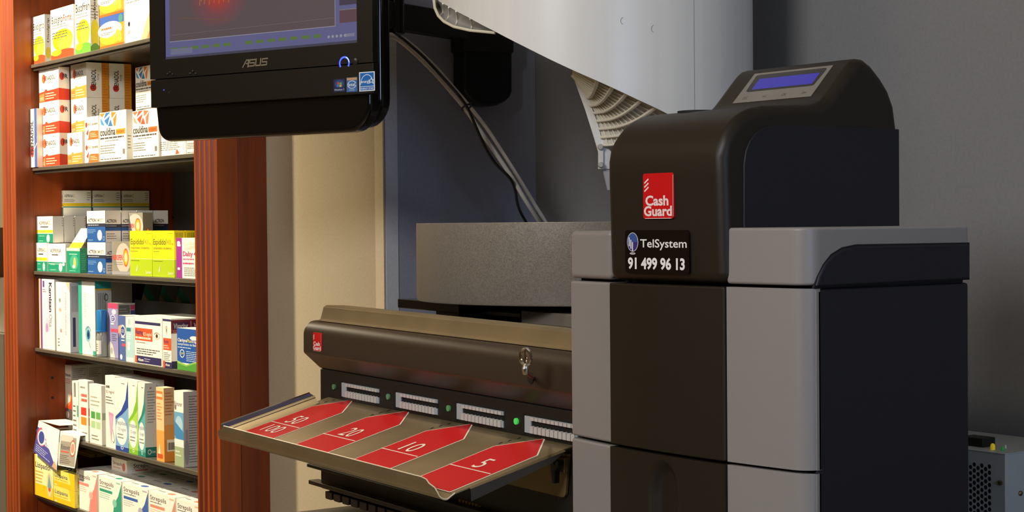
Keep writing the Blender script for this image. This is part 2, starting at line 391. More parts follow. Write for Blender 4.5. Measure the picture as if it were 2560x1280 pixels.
# display on the sloped face
pa, pb = hit(2077, 237, 0, XT), hit(2136, 155, 0, XT)
sl = (pb-pa).normalized(); nrm = Vector((1, 0, 0)).cross(sl).normalized()
if nrm.y > 0: nrm = -nrm
p0 = pa+nrm*0.0004
BLc, BRc = hitp(1826.7, 260, p0, nrm), hitp(2024.8, 239.5, p0, nrm)
TLc = hitp(1890, 184.5, p0, nrm); TRc = hitp(2086.5, 162, p0, nrm)
hgt = ((TLc-BLc).dot(sl)+(TRc-BRc).dot(sl))/2; xl = (BLc.x+TLc.x)/2; xr = (BRc.x+TRc.x)/2
zb0 = (BLc+BRc)/2; org = Vector((xl, zb0.y, zb0.z))
m = MB(); ux = Vector((xr-xl, 0, 0)); uy = sl*hgt
o_ = org-O
pl = [o_, o_+ux, o_+ux+uy, o_+uy]; q = [p-nrm*0.004 for p in pl]
m.raw([*pl, *q], [(0, 1, 2, 3), (7, 6, 5, 4), (0, 4, 5, 1), (1, 5, 6, 2), (2, 6, 7, 3), (3, 7, 4, 0)], mat('#9d9a92', 0.4, 0.6, 'steel'))
f = Face(m, o_, ux, uy, nrm)
for i, s_ in enumerate(('ESC', '<', 'OK', '>')):
    f.t(s_, 0.1+0.25*i, 0.10, 0.09, P('#55534f'), w=0.06)
dp = m.build('display_plate', coin)
m = MB(); f = Face(m, o_+nrm*0.0002, ux, uy, nrm)
pts = rpoly([(0.07, 0.36, 0.04), (0.93, 0.36, 0.04), (0.95, 0.93, 0.04), (0.05, 0.93, 0.04)], 4)
f.p(pts, mat('#16161a', 0.15)); f.p([(0.13, 0.42), (0.90, 0.42), (0.90, 0.78), (0.13, 0.78)], mat('#2e2a9c', 0.25, emit=0.30))
m.build('display', dp, norm=False)
# coin inlet on the flat of the head
m = MB(); zi = hit(1974, 261, 0, XT).z; xi, yi = (XH0+XT)/2-0.026, 0.985
m.lathe([(0.018, -0.004), (0.018, 0.0001), (0.016, 0.0002), (0.012, -0.0006)], (xi-O.x, yi-O.y, zi-ZC), SHADOWGAP); m.build('coin_inlet', coin)
# badge
def badge(parent, M0, x0, z0, x1, z1, y, name='badge'):
    mb = MB(); pts = rpoly([(x0, z0, 0.0022), (x1, z0, 0.0022), (x1, z1, 0.0022), (x0, z1, 0.0022)], 5)
    mb.prism(pts, y-0.0008, y+0.002, 'y', mat('#d01b1c', 0.12))
    f = Face(mb, (x0, y-0.0008, z0), (x1-x0, 0, 0), (0, 0, z1-z0), (0, -1, 0))
    W_ = P('#f3dedb')
    for k in range(3): f.line([(0.06, 0.615+0.09*k), (0.17, 0.69+0.09*k)], 0.034, W_)
    f.t('Cash', 0.08, 0.295, 0.21, W_, w=0.76, bold=0.03); f.t('Guard', 0.03, 0.065, 0.21, W_, w=0.92, bold=0.03)
    f.r(0.07, 0.0, 0.93, 0.012, W_); f.r(0.985, 0.05, 1.0, 0.95, P('#e9bdb8'))
    return mb.build(name, parent, norm=False)
a, b = hit(1610, 547, 1, YF), hit(1685, 431, 1, YF)
badge(coin, None, a.x-O.x, a.z-ZC, b.x-O.x, b.z-ZC, YF-O.y)
a, b = hit(1564, 681, 1, YF), hit(1723, 575, 1, YF)
m = MB(); pts = rpoly([(a.x-O.x, a.z-ZC, .003), (b.x-O.x, a.z-ZC, .003), (b.x-O.x, b.z-ZC, .003), (a.x-O.x, b.z-ZC, .003)], 5)
m.prism(pts, YF-0.0004-O.y, YF+0.001-O.y, 'y', mat('#130b0a', 0.16))
f = Face(m, (a.x-O.x, YF-0.0004-O.y, a.z-ZC), (b.x-a.x, 0, 0), (0, 0, b.z-a.z), (0, -1, 0))
f.e(0.125, 0.72, 0.090, 0.225, P('#e8e4e4')); f.e(0.125, 0.72, 0.083, 0.213, P('#33539a'))
f.p([(0.045, 0.72)]+[(0.125+0.08*math.cos(t), 0.72+0.205*math.sin(t)) for t in [math.pi+k*math.pi/12 for k in range(13)]], P('#3a2a78'))
for k in range(3): f.r(0.062+0.027*k, 0.62-0.055*k, 0.078+0.027*k, 0.83-0.055*k, P('#eeeaea'))
f.e(0.125, 0.452, 0.045, 0.026, P('#e8e4e4')); f.e(0.125, 0.452, 0.036, 0.012, P('#8a8482'))
f.t('TelSystem', 0.25, 0.60, 0.19, P('#eeeae8'), w=0.72, bold=0.012)
f.t('91 499 96 13', 0.05, 0.10, 0.25, P('#f2efec'), w=0.89, bold=0.035)
m.build('sticker', coin, norm=False)

# ---------------------------------------------------------------- banknote machine
u_ = (1418-1280)/FPX; d0 = 1.6
PX, PY = u_*d0*math.sin(TH)-d0*math.cos(TH), u_*d0*math.cos(TH)+d0*math.sin(TH)
note = empty('banknote_machine', (PX, PY, ZC), 'wide black banknote machine with a steel tray of red arrows, left of the coin machine', 'banknote machine', (0, math.radians(0.7), math.radians(33.35)-TH))
MN = mtx(note)
def nh(px, py, ax, v): return hitm(px, py, ax, v, MN)
xl = nh(800, 950, 1, 0).x; xr = 0.038
# hood: profile (y, z) along x
hp = [nh(px, py, 0, xl) for px, py in ((799, 920), (757.5, 880.6), (757.5, 832), (760, 822), (766, 811), (775, 803), (787, 800))]
hpts = [(p.y, p.z) for p in hp]; hpts[0] = (0.0, hpts[0][1])
ztop = hpts[-1][1]
m = MB(); m.prism(hpts+[(0.36, ztop), (0.36, hpts[0][1]-0.02), (0.03, hpts[0][1]-0.02), (0.03, hpts[0][1])], xl, xr, 'x', BLKM); m.build('hood', note, 0.002, 3)
yfr = hpts[1][0]
a, b = nh(784, 876, 1, yfr), nh(804.5, 833, 1, yfr)
badge(note, None, a.x, a.z, b.x, b.z, yfr)
# bent steel strip on top of the hood
yb0, yb1 = hpts[-1][0]+0.001, nh(805, 763, 0, xl+0.012).y
zs = nh(805, 763, 1, yb1).z
strip = [(yb0-0.004, ztop+0.0004), (yb0, ztop+0.0016), (yb0+0.001, ztop+0.004), (yb1+0.002, zs-0.002), (yb1+0.006, zs), (yb1+0.03, zs-0.001)]
m = MB(); th = 0.0014
outer = [(y, z) for y, z in strip]; inner = [(y+0.0014, z-0.0014) for y, z in strip[::-1]]; inner[-1] = (yb0-0.004, ztop+0.0001)
m.prism(outer+inner, xl+0.012, xr, 'x', STEEL); m.build('steel_strip', note, 0.0004, 1)
# body behind the slots
zsl = nh(857, 955, 1, 0).z; 
m = MB(); m.box(xl, 0.0, 0.014, xr, 0.36, hpts[0][1]-0.0001, BLKS); m.build('body', note, 0.002)
zb_ = nh(850, 990, 1, -0.001).z                       # tray meets the body here
pz = lambda l: sum(l)/len(l)
st = pz([nh(x, y, 1, 0).z for x, y in ((857, 955), (992.5, 981), (1144.8, 1007), (1314.8, 1040))])
sb = pz([nh(x, y, 1, 0).z for x, y in ((859, 990), (993, 1017), (1145, 1048), (1315, 1081))])
xs = [nh(x, y, 1, 0).x for x, y in ((857, 970), (992.5, 998), (1144.8, 1028), (1314.8, 1060))]
sw = nh(949, 990, 1, 0).x-xs[0]
LG = mat('#aab4b8', 0.5); LG2 = mat('#c4c2bd', 0.5)
for i, x in enumerate(xs):
    m = MB(); x1 = x+sw; H = st-sb
    m.box(x-0.006, -0.0010, sb-0.002, x-0.0015, -0.0001, st+0.001, SHADOWGAP)
    m.box(x, -0.0016, sb, x+0.011, -0.0002, st, LG); m.box(x+0.011, -0.0016, sb, x1, -0.0002, sb+H*0.42, LG)
    m.box(x+0.011, -0.0016, st-H*0.24, x1, -0.0002, st, LG)
    m.box(x+0.011, -0.0004, sb+H*0.42, x1, -0.0002, st-H*0.24, SHADOWGAP)
    nT = 11
    for k in range(nT):                               # the comb of rounded teeth in the throat
        c = x+0.012+(x1-x-0.012)*(k+0.1)/nT; wd = (x1-x-0.012)/nT*0.78
        m.prism(rpoly([(c, sb+0.0005, 0), (c+wd, sb+0.0005, 0), (c+wd, sb+H*0.55, wd*0.35), (c, sb+H*0.40, wd*0.35)], 3), -0.0042, -0.0016, 'y', LG2)
        m.box(c, -0.0034, st-H*0.22, c+wd, -0.0016, st-H*0.02, LG2)
    m.build('note_slot', note)
for i, (x, y) in enumerate(((837, 967), (972.5, 991.5), (1123.5, 1020.5), (1293, 1053))):
    p = nh(x, y, 1, 0); m = MB(); g_ = mat(('#5f8a62', '#5f8f66', '#5a9a5e', '#46c456')[i], 0.3, emit=(0.0, 0.05, 0.1, 0.5)[i])
    m.cylinder((p.x, -0.0022, p.z), (p.x, -0.0001, p.z), 0.0032, g_, 14); m.build('indicator_light', note)
# key in the hood lock
k0 = nh(1341, 942, 1, yfr+0.006); yk = yfr-0.034
k1 = nh(1314, 932, 1, yk)
m = MB(); COP = mat('#a8705a', 0.35, 0.6)
m.tube([(k0.x, yfr+0.003, k0.z-0.001), k1], 0.0018, COP, 8)
kt = nh(1315, 903, 1, yk)
m.tube([k1+Vector((0, 0, -0.001)), k1+Vector((0.0008, -0.001, 0.004)), k1+Vector((0.0003, 0, 0.008))], [0.0026, 0.0032, 0.0022], CHROME, 10)
cz = k1.z+0.0145
m.tube([(k1.x+0.0052*math.sin(t), yk+0.0025*math.sin(t), cz+0.0072*math.cos(t)) for t in [i*2*math.pi/18 for i in range(19)]], 0.0017, CHROME, 8)
m.tube([(k1.x, yk, cz-0.006), (k1.x, yk, cz+0.006)], 0.0017, CHROME, 8)
kmb = m
m = MB(); m.cylinder((k0.x, yfr-0.001, k0.z-0.001), (k0.x, yfr+0.0005, k0.z-0.001), 0.005, BLKS, 16); lk = m.build('lock', note); kmb.build('key', lk)

# tray
yf = -0.14
xA, xB = nh(545, 1094, 1, yf).x, nh(1095, 1252, 1, yf).x
zf = (nh(545, 1094, 1, yf).z+nh(1095, 1252, 1, yf).z)/2
zft = (nh(561, 1065, 1, yf).z+nh(1055, 1192, 1, yf).z)/2
zbk = sb-0.0035
def fz(y): return zbk+(zf+0.003-zbk)*(y/(yf+0.006))        # floor height along y
T_ = 0.0012
xRr = nh(1418, 1108, 1, -0.003).x
xRr = max(xRr, xB+0.02)
m = MB()
# profile of floor, U-bend and front flange; the flange narrows towards its top
def sect(x0, x1, pts):
    up = [[(x0(i), y, z) for i, (y, z) in enumerate(pts)], [(x1(i), y, z) for i, (y, z) in enumerate(pts)]]
    m.grid(up, STEEL)
zf0 = zf
pts = [(-0.001, fz(-0.001)), (yf+0.014, fz(yf+0.014))]
bend = [(yf+0.006+0.0062*math.cos(t), zf0+0.0062-0.0062*math.sin(t)) for t in [math.radians(75+k*97/8) for k in range(9)]]
pts += bend+[(yf-0.001, zf0+0.010), (yf-0.001, zft-0.004), (yf-0.0008, zft-0.001), (yf-0.0005, zft)]
nb = len(bend)
ins = [0, 0]+[0]*nb+[0.003, 0.011, 0.014, 0.017]
xe = [xB+0.012, xB+0.006]+[xB+0.004-0.004*k/nb for k in range(nb)]+[xB-0.004, xB-0.014, xB-0.019, xB-0.028]
rows = [[], []]
for i, (y, z) in enumerate(pts): rows[0].append((xA+ins[i], y, z)); rows[1].append((xe[i], y, z))
rows2 = [[(p[0], p[1]+(0.0011 if i > 7 else 0), p[2]-(T_ if i <= 7 else 0)) for i, p in enumerate(r)] for r in rows]
m.grid(rows, STEEL); m.grid(rows2, STEEL)
for r in range(2): m.grid([rows[r], rows2[r]], STEEL)
m.grid([[rows[0][-1], rows[1][-1]], [rows2[0][-1], rows2[1][-1]]], CHROME)
m.tube([Vector(q)+Vector((0.0002, 0, 0)) for q in rows[1][1:]], 0.0006, mat('#e6d9bb', 0.3, 0.3), 6)
m.tube([rows[0][-1], rows[1][-1]], 0.0006, mat('#e6d9bb', 0.3, 0.3), 6)
# raised rail along the left edge
yrl = nh(790, 1000, 0, xA).y
rail = [(yf+0.004, fz(yf+0.004)), (-0.022, fz(-0.022))]
ya_, yb3_ = yf+0.004, -0.020
m.grid([[(xA+0.013, y, fz(y)+0.0002) for y in (ya_, yb3_)], [(xA+0.0045, y, fz(y)+0.0055) for y in (ya_, yb3_)], [(xA+0.002, y, fz(y)+0.0085) for y in (ya_, yb3_)]], STEEL)
m.prism([(ya_, fz(ya_)+0.0075), (yb3_, fz(yb3_)+0.0075), (yb3_-0.006, fz(yb3_-0.006)+0.0128), (ya_, fz(ya_)+0.0135)], xA+0.0005, xA+0.0018, 'x', mat('#5d6472', 0.5, 0.5))
m.tube([(xA+0.0008, ya_, fz(ya_)+0.0137), (xA+0.0008, yb3_-0.006, fz(yb3_-0.006)+0.0131)], 0.0009, CHROME, 6)
m.tube([(xA+0.0042, ya_, fz(ya_)+0.0060), (xA+0.0042, yb3_, fz(yb3_)+0.0060)], 0.0005, CHROME, 6)
# rolled-down right edge
yn = yf+0.028
for ya, yb2 in ((yn, -0.012),):
    xa, xb = xB+0.006, xB+0.012
    R0 = [(xa, ya, fz(ya)), (xb, yb2, fz(yb2))]; R1 = [(xa+0.004, ya, fz(ya)-0.001), (xb+0.004, yb2, fz(yb2)-0.001)]
    R2 = [(xa+0.005, ya, fz(ya)-0.012), (xb+0.005, yb2-0.015, fz(yb2)-0.010)]
    m.grid([R0, R1, R2], mat('#4a443c', 0.4, 0.7)); m.grid([R0, R1], STEEL)
tray = m.build('cash_tray', note, norm=False)
# red arrows printed on the floor
m = MB(); W2 = P('#e9e0cc'); R2_ = P('#c4161a', 0.4)
pitch = (xs[3]-xs[0])/3
tv = Vector((0, yf+0.012, fz(yf+0.012))); bv = Vector((0, -0.001, fz(-0.001))); fl = bv-tv
fn = Vector((1, 0, 0)).cross(fl).normalized()
ref = [hitm(px, py, 1, -0.05, MN) for px, py in ((1022, 1028),)]
def fp(px, py):                                # pixel on the tray floor -> (x, y) local
    I = MN.inverted(); o = I @ CAM; d = I.to_3x3() @ ray(px, py); t = (bv-o).dot(fn)/d.dot(fn); q = o+d*t; return q.x, q.y
tips = [fp(885, 999), fp(1027, 1026), fp(1184, 1059), fp(1364, 1096)]
sh = fp(919, 1043); sh2 = fp(1000, 1063); bt = fp(825, 1135)
hwid = (sh2[0]-sh[0])/2; tipdy = (sh2[1]+sh[1])/2-tips[1][1]; bl = -0.135
def fpt(x, y, k): return Vector((x, y, fz(y)))+fn*(0.00025+0.0002*k)
for i, txt in enumerate(('50', '20', '10', '5')):
    tx, ty = tips[i]; s0 = ty+tipdy; yb3 = yf+0.0125
    for k, e, mm in ((0, 0.0, W2), (1, 0.0016, R2_)):
        hw = hwid-e
        m.face([fpt(tx-hw, yb3+e*0.5, k), fpt(tx+hw, yb3+e*0.5, k), fpt(tx+hw, s0-e*0.4, k), fpt(tx, ty-e*1.5, k), fpt(tx-hw, s0-e*0.4, k)], mm, True)
    yl = fp(*((686, 1057), (818, 1088), (966, 1125), (1134, 1165))[i])[1]
    m.face([fpt(tx-hwid, yl, 2), fpt(tx+hwid*0.93, yl, 2), fpt(tx+hwid*0.93, yl+0.0013, 2), fpt(tx-hwid, yl+0.0013, 2)], W2, True)
    def num(s_, y0, hh, wd):
        vs, fs, W = text_mesh(s_, 0.0)
        m.raw([fpt(tx-wd/2+v[0]/W*wd, y0+v[1]*hh, 3) for v in vs], fs, W2, True)
    num(txt, yl+0.005, 0.0215, 0.026 if len(txt) > 1 else 0.013)
    if i == 0: num('100', yl-0.0225, 0.0185, 0.036)
for i in range(4):                             # little slits beside each arrow
    tx, ty = tips[i]
    for dx, dy in ((-0.040, -0.028), (-0.036, -0.020), (-0.032, -0.012)):
        m.face([fpt(tx+dx, ty+dy, 0), fpt(tx+dx+0.0022, ty+dy, 0), fpt(tx+dx+0.0022, ty+dy+0.004, 0), fpt(tx+dx, ty+dy+0.004, 0)], INK, True)
ar = m.build('arrow_print', note, norm=False)
# what shows under the tray: door plate with key, connector pins, rails of the base
pA = nh(1210, 1212, 1, -0.004); pB = nh(1410, 1256, 1, -0.004)
zt_ = sb-0.012
BR = mat('#8f7a4e', 0.42, 0.5, 'steel')
zlow = nh(1400, 1243, 1, -0.004).z
m = MB(); m.prism(rpoly([(nh(1150, 1180, 1, -0.004).x, zlow, 0.003), (nh(1412, 1243, 1, -0.004).x, zlow, 0.006), (nh(1420, 1190, 1, -0.004).x, zt_, 0), (nh(1150, 1180, 1, -0.004).x, zt_, 0)], 5), -0.004, -0.0005, 'y', BR); m.build('door_plate', note, 0.0008, 2)
kk = nh(1393, 1165, 1, -0.012)
m = MB(); m.box(kk.x-0.011, -0.009, kk.z-0.006, kk.x+0.007, -0.0042, kk.z+0.008, mat('#8d7a55', 0.4, 0.6)); lt = m.build('latch', note, 0.001)
m = MB(); m.prism([(kk.x-0.003, kk.z-0.016), (kk.x+0.001, kk.z-0.016), (kk.x+0.0015, kk.z-0.004), (kk.x+0.007, kk.z+0.001), (kk.x+0.007, kk.z+0.006), (kk.x+0.004, kk.z+0.006), (kk.x+0.001, kk.z+0.001), (kk.x-0.002, kk.z+0.006), (kk.x-0.006, kk.z+0.006), (kk.x-0.0055, kk.z-0.003)], -0.016, -0.010, 'y', mat('#26262c', 0.35)); m.build('key', lt, 0.0006, 2)
m = MB()
for i in range(7):
    p = nh(1148+i*8.2, 1252+i*2.3, 1, -0.002)
    m.cylinder((p.x, -0.0018, p.z), (p.x, -0.0001, p.z), 0.0018 if i < 6 else 0.0009, mat('#c79a4a', 0.3, 0.8), 10)
m.build('connector_pins', note)
zr = nh(815, 1215, 1, -0.012).z
m = MB(); m.box(xl-0.004, -0.014, zr-0.003, xr, -0.0002, zr+0.002, BLKM); m.box(xl-0.012, -0.012, nh(800, 1172, 1, -0.012).z-0.002, xr, -0.0002, nh(800, 1172, 1, -0.012).z+0.002, BLKS); m.build('rail', note, 0.0008, 2)
m = MB(); m.box(xl+0.015, 0.004, 0.004, xr, 0.30, 0.0139, BLKS)
for k in range(26):
    x = xl+0.02+k*0.021
    if x+0.016 > xr: break
    m.prism(rpoly([(x, 0.005, 0.002), (x+0.016, 0.005, 0.002), (x+0.016, 0.0135, 0), (x, 0.0135, 0)], 3), -0.004, 0.004, 'y', BLKM)
m.build('rubber_foot', note)

# ---------------------------------------------------------------- catch basin and spiral chute share one axis
ca = hit(1485, 560, 1, 1.285); AX = Vector((ca.x, ca.y, 0))
def tangent_r(px):
    d = ray(px, 560); d = Vector((d.x, d.y)).normalized(); c = Vector((AX.x, AX.y)); return abs(d.x*c.y-d.y*c.x)
def hitc(px, py, R, c=AX, far=False):
    d = ray(px, py); a = d.x**2+d.y**2; b = -2*(d.x*c.x+d.y*c.y); q = c.x**2+c.y**2-R*R
    D = b*b-4*a*q; D = max(D, 0); t = (-b+(1 if far else -1)*math.sqrt(D))/(2*a); return CAM+d*t
RT = min(tangent_r(1040), YN-0.006-AX.y); RCH = tangent_r(1885)
zt0 = hitc(1250, 770-13, RT).z; zbt = (hitc(1400, 771, RT).z+hitc(1100, 757, RT).z)/2
ztt = (hitc(1400, 559, RT).z+hitc(1100, 554, RT).z)/2
m = MB()
m.lathe([(RT-0.004, 0), (RT-0.001, 0.0008), (RT, 0.003), (RT, ztt-zbt-0.0006), (RT-0.0006, ztt-zbt), (RT-0.002, ztt-zbt), (RT-0.0026, ztt-zbt-0.0006), (RT-0.0026, 0.003), (0.001, 0.003)], (0, 0, 0), TUB, 96)
tag(m.build('catch_basin', None, loc=(AX.x, AX.y, zbt)), 'round grey metal catch basin with low open wall under the white spiral chute', 'basin')
# black stand under the basin, resting on the banknote machine
zl_ = MN.inverted() @ Vector((AX.x, AX.y, 0)); zno = (MN @ Vector((zl_.x, zl_.y, ztop))).z+0.0012
# (the machine's lid is tilted a hair, so the stand has its own little feet)
fx = hit(994, 770, 1, 1.12).x; fx2 = hit(1133, 775, 1, 1.12).x
st_ = empty('basin_stand', (AX.x, AX.y, zno), 'black stand under the grey round catch basin', 'stand', (0, math.radians(0.7), 0))
m = MB(); hs = zbt-zno
m.box(fx-AX.x, 1.12-AX.y, 0.006, fx2-AX.x+0.012, 1.40-AX.y, hs-0.0032, BLK); m.build('plate', st_, 0.001)
m = MB(); m.box(fx2-AX.x-0.05, 1.128-AX.y, 0.0, fx2-AX.x, 1.36-AX.y, 0.0058, BLKS); m.build('foot', st_)
m = MB(); a_, b_ = hit(1136, 797, 1, 1.16), hit(1300, 797, 1, 1.16)
m.box(a_.x-AX.x+0.014, 1.16-AX.y, 0.003, b_.x-AX.x, 1.40-AX.y, 0.0070, P('#8f8c86', 0.4)); m.box(a_.x-AX.x+0.014, 1.17-AX.y, 0.0, b_.x-AX.x, 1.40-AX.y, 0.003, BLKS); m.build('tray', st_)
m = MB(); a_, b_ = hit(1303, 800, 1, 1.13), hit(1470, 800, 1, 1.13)
m.box(a_.x-AX.x, 1.13-AX.y, 0.0, b_.x-AX.x, 1.40-AX.y, hs-0.006, P('#6d665c', 0.5)); m.build('support_block', st_, 0.001)

# chute
chute = empty('spiral_chute', (AX.x, AX.y, 1.5), 'big white plastic spiral chute hanging behind the coin machine', 'chute')
CO = Vector((AX.x, AX.y, 1.5))
def polar(p): return math.atan2(p.y-AX.y, p.x-AX.x)
edge = [(polar(q), q.z) for q in [hitc(px, py, RCH) for px, py in ((1096, 2), (1120, 15), (1170, 43), (1240, 80), (1310, 116), (1380, 151), (1440, 179), (1520, 214), (1590, 247), (1660, 280))]]
sl0 = (edge[1][1]-edge[0][1])/(edge[1][0]-edge[0][0]); sl1 = (edge[-1][1]-edge[-3][1])/(edge[-1][0]-edge[-3][0])
sl_av = (edge[-1][1]-edge[0][1])/(edge[-1][0]-edge[0][0])
def ez(f):
    if f <= edge[0][0]: return edge[0][1]+(f-edge[0][0])*sl_av
    if f >= edge[-1][0]: return edge[-1][1]+(f-edge[-1][0])*sl_av
    for (a, za), (b, zb_2) in zip(edge[:-1], edge[1:]):
        if a <= f <= b: return za+(zb_2-za)*(f-a)/(b-a)
f0, f1 = edge[0][0]-0.9, edge[-1][0]+1.75
NF = 110; m = MB(); ztopc = 2.05
fs = [f0+(f1-f0)*i/NF for i in range(NF+1)]
def cpt(f, r, z): return (r*math.cos(f), r*math.sin(f), z-1.5)
R_o, R_i = RCH, RCH-0.003
m.grid([[cpt(f, R_o, ztopc) for f in fs], [cpt(f, R_o, ez(f)) for f in fs]], WHITEP)
m.grid([[cpt(f, R_i, ztopc) for f in fs], [cpt(f, R_i, ez(f)) for f in fs]], WHITEP)
m.grid([[cpt(f, R_i, ez(f)) for f in fs], [cpt(f, R_o, ez(f)) for f in fs]], P('#c8b878', 0.4))
for e in (0, -1): m.face([cpt(fs[e], R_o, ztopc), cpt(fs[e], R_o, ez(fs[e])), cpt(fs[e], R_i, ez(fs[e])), cpt(fs[e], R_i, ztopc)], WHITEP)
fse = polar(hitc(1735, 150, RCH))
m.grid([[cpt(fse, R_o+0.0003, ztopc), cpt(fse, R_o+0.0003, ez(fse))], [cpt(fse+0.0022, R_o+0.0003, ztopc), cpt(fse+0.0022, R_o+0.0003, ez(fse))]], P('#8d8a84'))
for px, py in ((1561, 52), (1637, 72)):               # two shallow clip marks
    c = hitc(px, py, RCH+0.0003)-CO; fc = math.atan2(c.y, c.x)
    for t in range(8):
        a, b = (math.radians(110+140*(t+k)/8) for k in (0, 1)); rr = 0.0045
        m.face([cpt(fc+r_*math.cos(t_)/RCH, RCH+0.0003, c.z+1.5+r_*math.sin(t_)) for r_, t_ in ((rr, a), (rr, b), (rr*0.86, b), (rr*0.86, a))], P('#a09d96'), True)
m.build('outer_wall', chute, norm=False)
# ribbed underside between hub and outer wall
RH = 0.055
inn = [(1428, 184), (1448, 212), (1468, 241), (1476, 261), (1485, 279), (1492, 299), (1498, 319), (1502, 340), (1505, 360)]
oe = [polar(hitc(x, y, RCH)) for x, y in ((1432, 176), (1462, 189), (1497, 204), (1537, 222), (1574, 240), (1612, 258), (1650, 276))]
st5 = oe[-1]-oe[-2]; oe += [oe[-1]+st5, oe[-1]+2*st5]
rows = []; RCM = P('#ece4d0', 0.3); UND = mat('#dddad2', 0.25)
for (x, y), f in zip(inn, oe):
    A = hitc(x, y, RH)-CO; B = Vector(cpt(f, R_i-0.001, ez(f)+0.003))
    r = []
    for k in range(15):
        t = k/14; q = A.lerp(B, t); q.z += 0.006*math.sin(math.pi*t)*-1+0.004*t*t; r.append(q)
    rows.append(r)
m = MB(); m.grid(rows, UND)
for k in range(1, 14):                                # concentric ribs
    m.tube([r[k]+Vector((0.001, -0.001, -0.0006)) for r in rows], 0.0009, RCM, 5)
m.build('chute_floor', chute, norm=False)
m = MB()
for i, r in enumerate(rows[2:]):
    m.tube([p+Vector((0.0022, -0.0018, -0.0018)) for p in r], [0.0016]*4+[0.0019]*7+[0.0025]*4, RCM, 7)
tag(m.build('cross_ribs', chute))
# hub band, bracket and screws
m = MB(); Lp = [(1430, 184), (1440, 212), (1452, 245), (1463, 275), (1474, 310), (1485, 345), (1496, 382), (1497, 422)]
Rp = [(1434, 190), (1450, 214), (1470, 243), (1482, 276), (1495, 310), (1503, 345), (1530, 382), (1530, 422)]
g0 = []
for (lx, ly), (rx, ry) in zip(Lp, Rp):
    g0.append([hitc(lx+(rx-lx)*k/5, ly+(ry-ly)*k/5, RH+0.002)-CO for k in range(6)])
g1 = [[Vector((p.x*0.94, p.y*0.94, p.z)) for p in r] for r in g0]
m.grid(g0, WHITEP); m.grid(g1, WHITEP)
m.grid([[r[0] for r in g0], [r[0] for r in g1]], P('#c8b878', 0.4)); m.grid([g0[-1], g1[-1]], WHITEP); m.grid([[r[-1] for r in g0], [r[-1] for r in g1]], WHITEP)
m.build('hub_wall', chute, norm=False)
m = MB(); c4 = [hitc(x, y, RH+0.005)-CO for x, y in ((1495.5, 362), (1509, 362), (1509, 423), (1495.5, 423))]; c5 = [Vector((p.x*0.96, p.y*0.96, p.z)) for p in c4]
m.raw(c4+c5, [(0, 1, 2, 3), (7, 6, 5, 4), (0, 4, 5, 1), (1, 5, 6, 2), (2, 6, 7, 3), (3, 7, 4, 0)], P('#dedacd', 0.35)); brk = m.build('bracket', chute, 0.0006, 2)
for x, y in ((1501, 367), (1502, 412)):
    a = hitc(x, y, RH+0.0052)-CO; b = hitc(x, y, RH+0.0085)-CO
    m = MB(); m.tube([a, a.lerp(b, 0.6), b], [0.0036, 0.0036, 0.0026], mat('#d8d6d0', 0.3, 0.45), 14)
    m.build('screw', brk)
m = MB(); c4 = [hitc(x, y, RH)-CO for x, y in ((1507, 423), (1530, 423), (1530, 475), (1520, 475))]; c5 = [Vector((p.x*0.95, p.y*0.95, p.z)) for p in c4]
m.raw(c4+c5, [(0, 1, 2, 3), (7, 6, 5, 4), (0, 4, 5, 1), (1, 5, 6, 2), (2, 6, 7, 3), (3, 7, 4, 0)], P('#b9b6b4', 0.35)); m.build('hub_skirt', chute)
# lip of the upper turn on the left
def at_depth(px, py, d): return CAM+ray(px, py)*d
We = [(1091, -6), (1097, 3), (1107, 9), (1122, 18), (1140, 28), (1175, 47), (1235, 79)]
Re = [(1084, -6), (1087, 20), (1096, 40), (1110, 54), (1135, 67), (1175, 76), (1238, 82)]
g0 = []
for i, (a, b) in enumerate(zip(We, Re)):
    dd = 2.02-0.09*i/6
    A = at_depth(*a, dd+0.012)-CO; B = at_depth(*b, dd+0.004)-CO; g0.append([A.lerp(B, k/6)+Vector((0.02, -0.016, 0))*(-math.sin(math.pi*k/6)) for k in range(7)])
m = MB(); m.grid(g0, mat('#a8a49c', 0.25)); 
for i in (2, 3, 4, 5): m.tube(g0[i], 0.0012, RCM, 6)
m.build('trough_floor', chute, norm=False)
m = MB(); m.tube([r[-1] for r in g0], 0.0017, P('#ded6bb', 0.3), 8); m.build('trough_rim', chute)

# ---------------------------------------------------------------- all-in-one monitor on its wall arm
PHM = math.radians(55); dm = 2.15; um = (670-1280)/FPX
MX, MY = um*dm*math.sin(TH)-dm*math.cos(TH), um*dm*math.cos(TH)+dm*math.sin(TH)
ZM = 1.52
mon = empty('monitor', (MX, MY, ZM), 'black all-in-one computer monitor with lit screen, mounted in front of the medicine shelves', 'monitor', (0, 0, PHM-TH))
MM = mtx(mon)
def mh(px, py, v=0.0): return hitm(px, py, 1, v, MM)
bx0, bx1 = mh(378.5, 200).x, mh(935, 180).x
zlow = (mh(382, 268).z+mh(934, 235).z)/2; zseam = (mh(378, 198).z+mh(934, 159).z)/2
sx0, sx1 = mh(414, 100).x, mh(895, 100).x; zs0 = (mh(415, 148).z+mh(895, 108).z)/2
sh_ = (sx1-sx0)*9/16; zs1 = zs0+sh_; ztp = zs1+0.022
BZ = mat('#17130e', 0.45, 0, 'grain', spec=0.3)
m = MB(); m.box(bx0, -0.002, zseam+0.0006, sx0, 0.008, ztp, BZ); m.box(sx1, -0.002, zseam+0.0006, bx1, 0.008, ztp, BZ); m.box(sx0, -0.002, zseam+0.0006, sx1, 0.008, zs0, BZ); m.box(sx0, -0.002, zs1, sx1, 0.008, ztp, BZ)
F1 = Face(m, (bx0, -0.002, zseam), (bx1-bx0, 0, 0), (0, 0, 0.06), (0, -1, 0))
BW, BH = bx1-bx0, 0.06
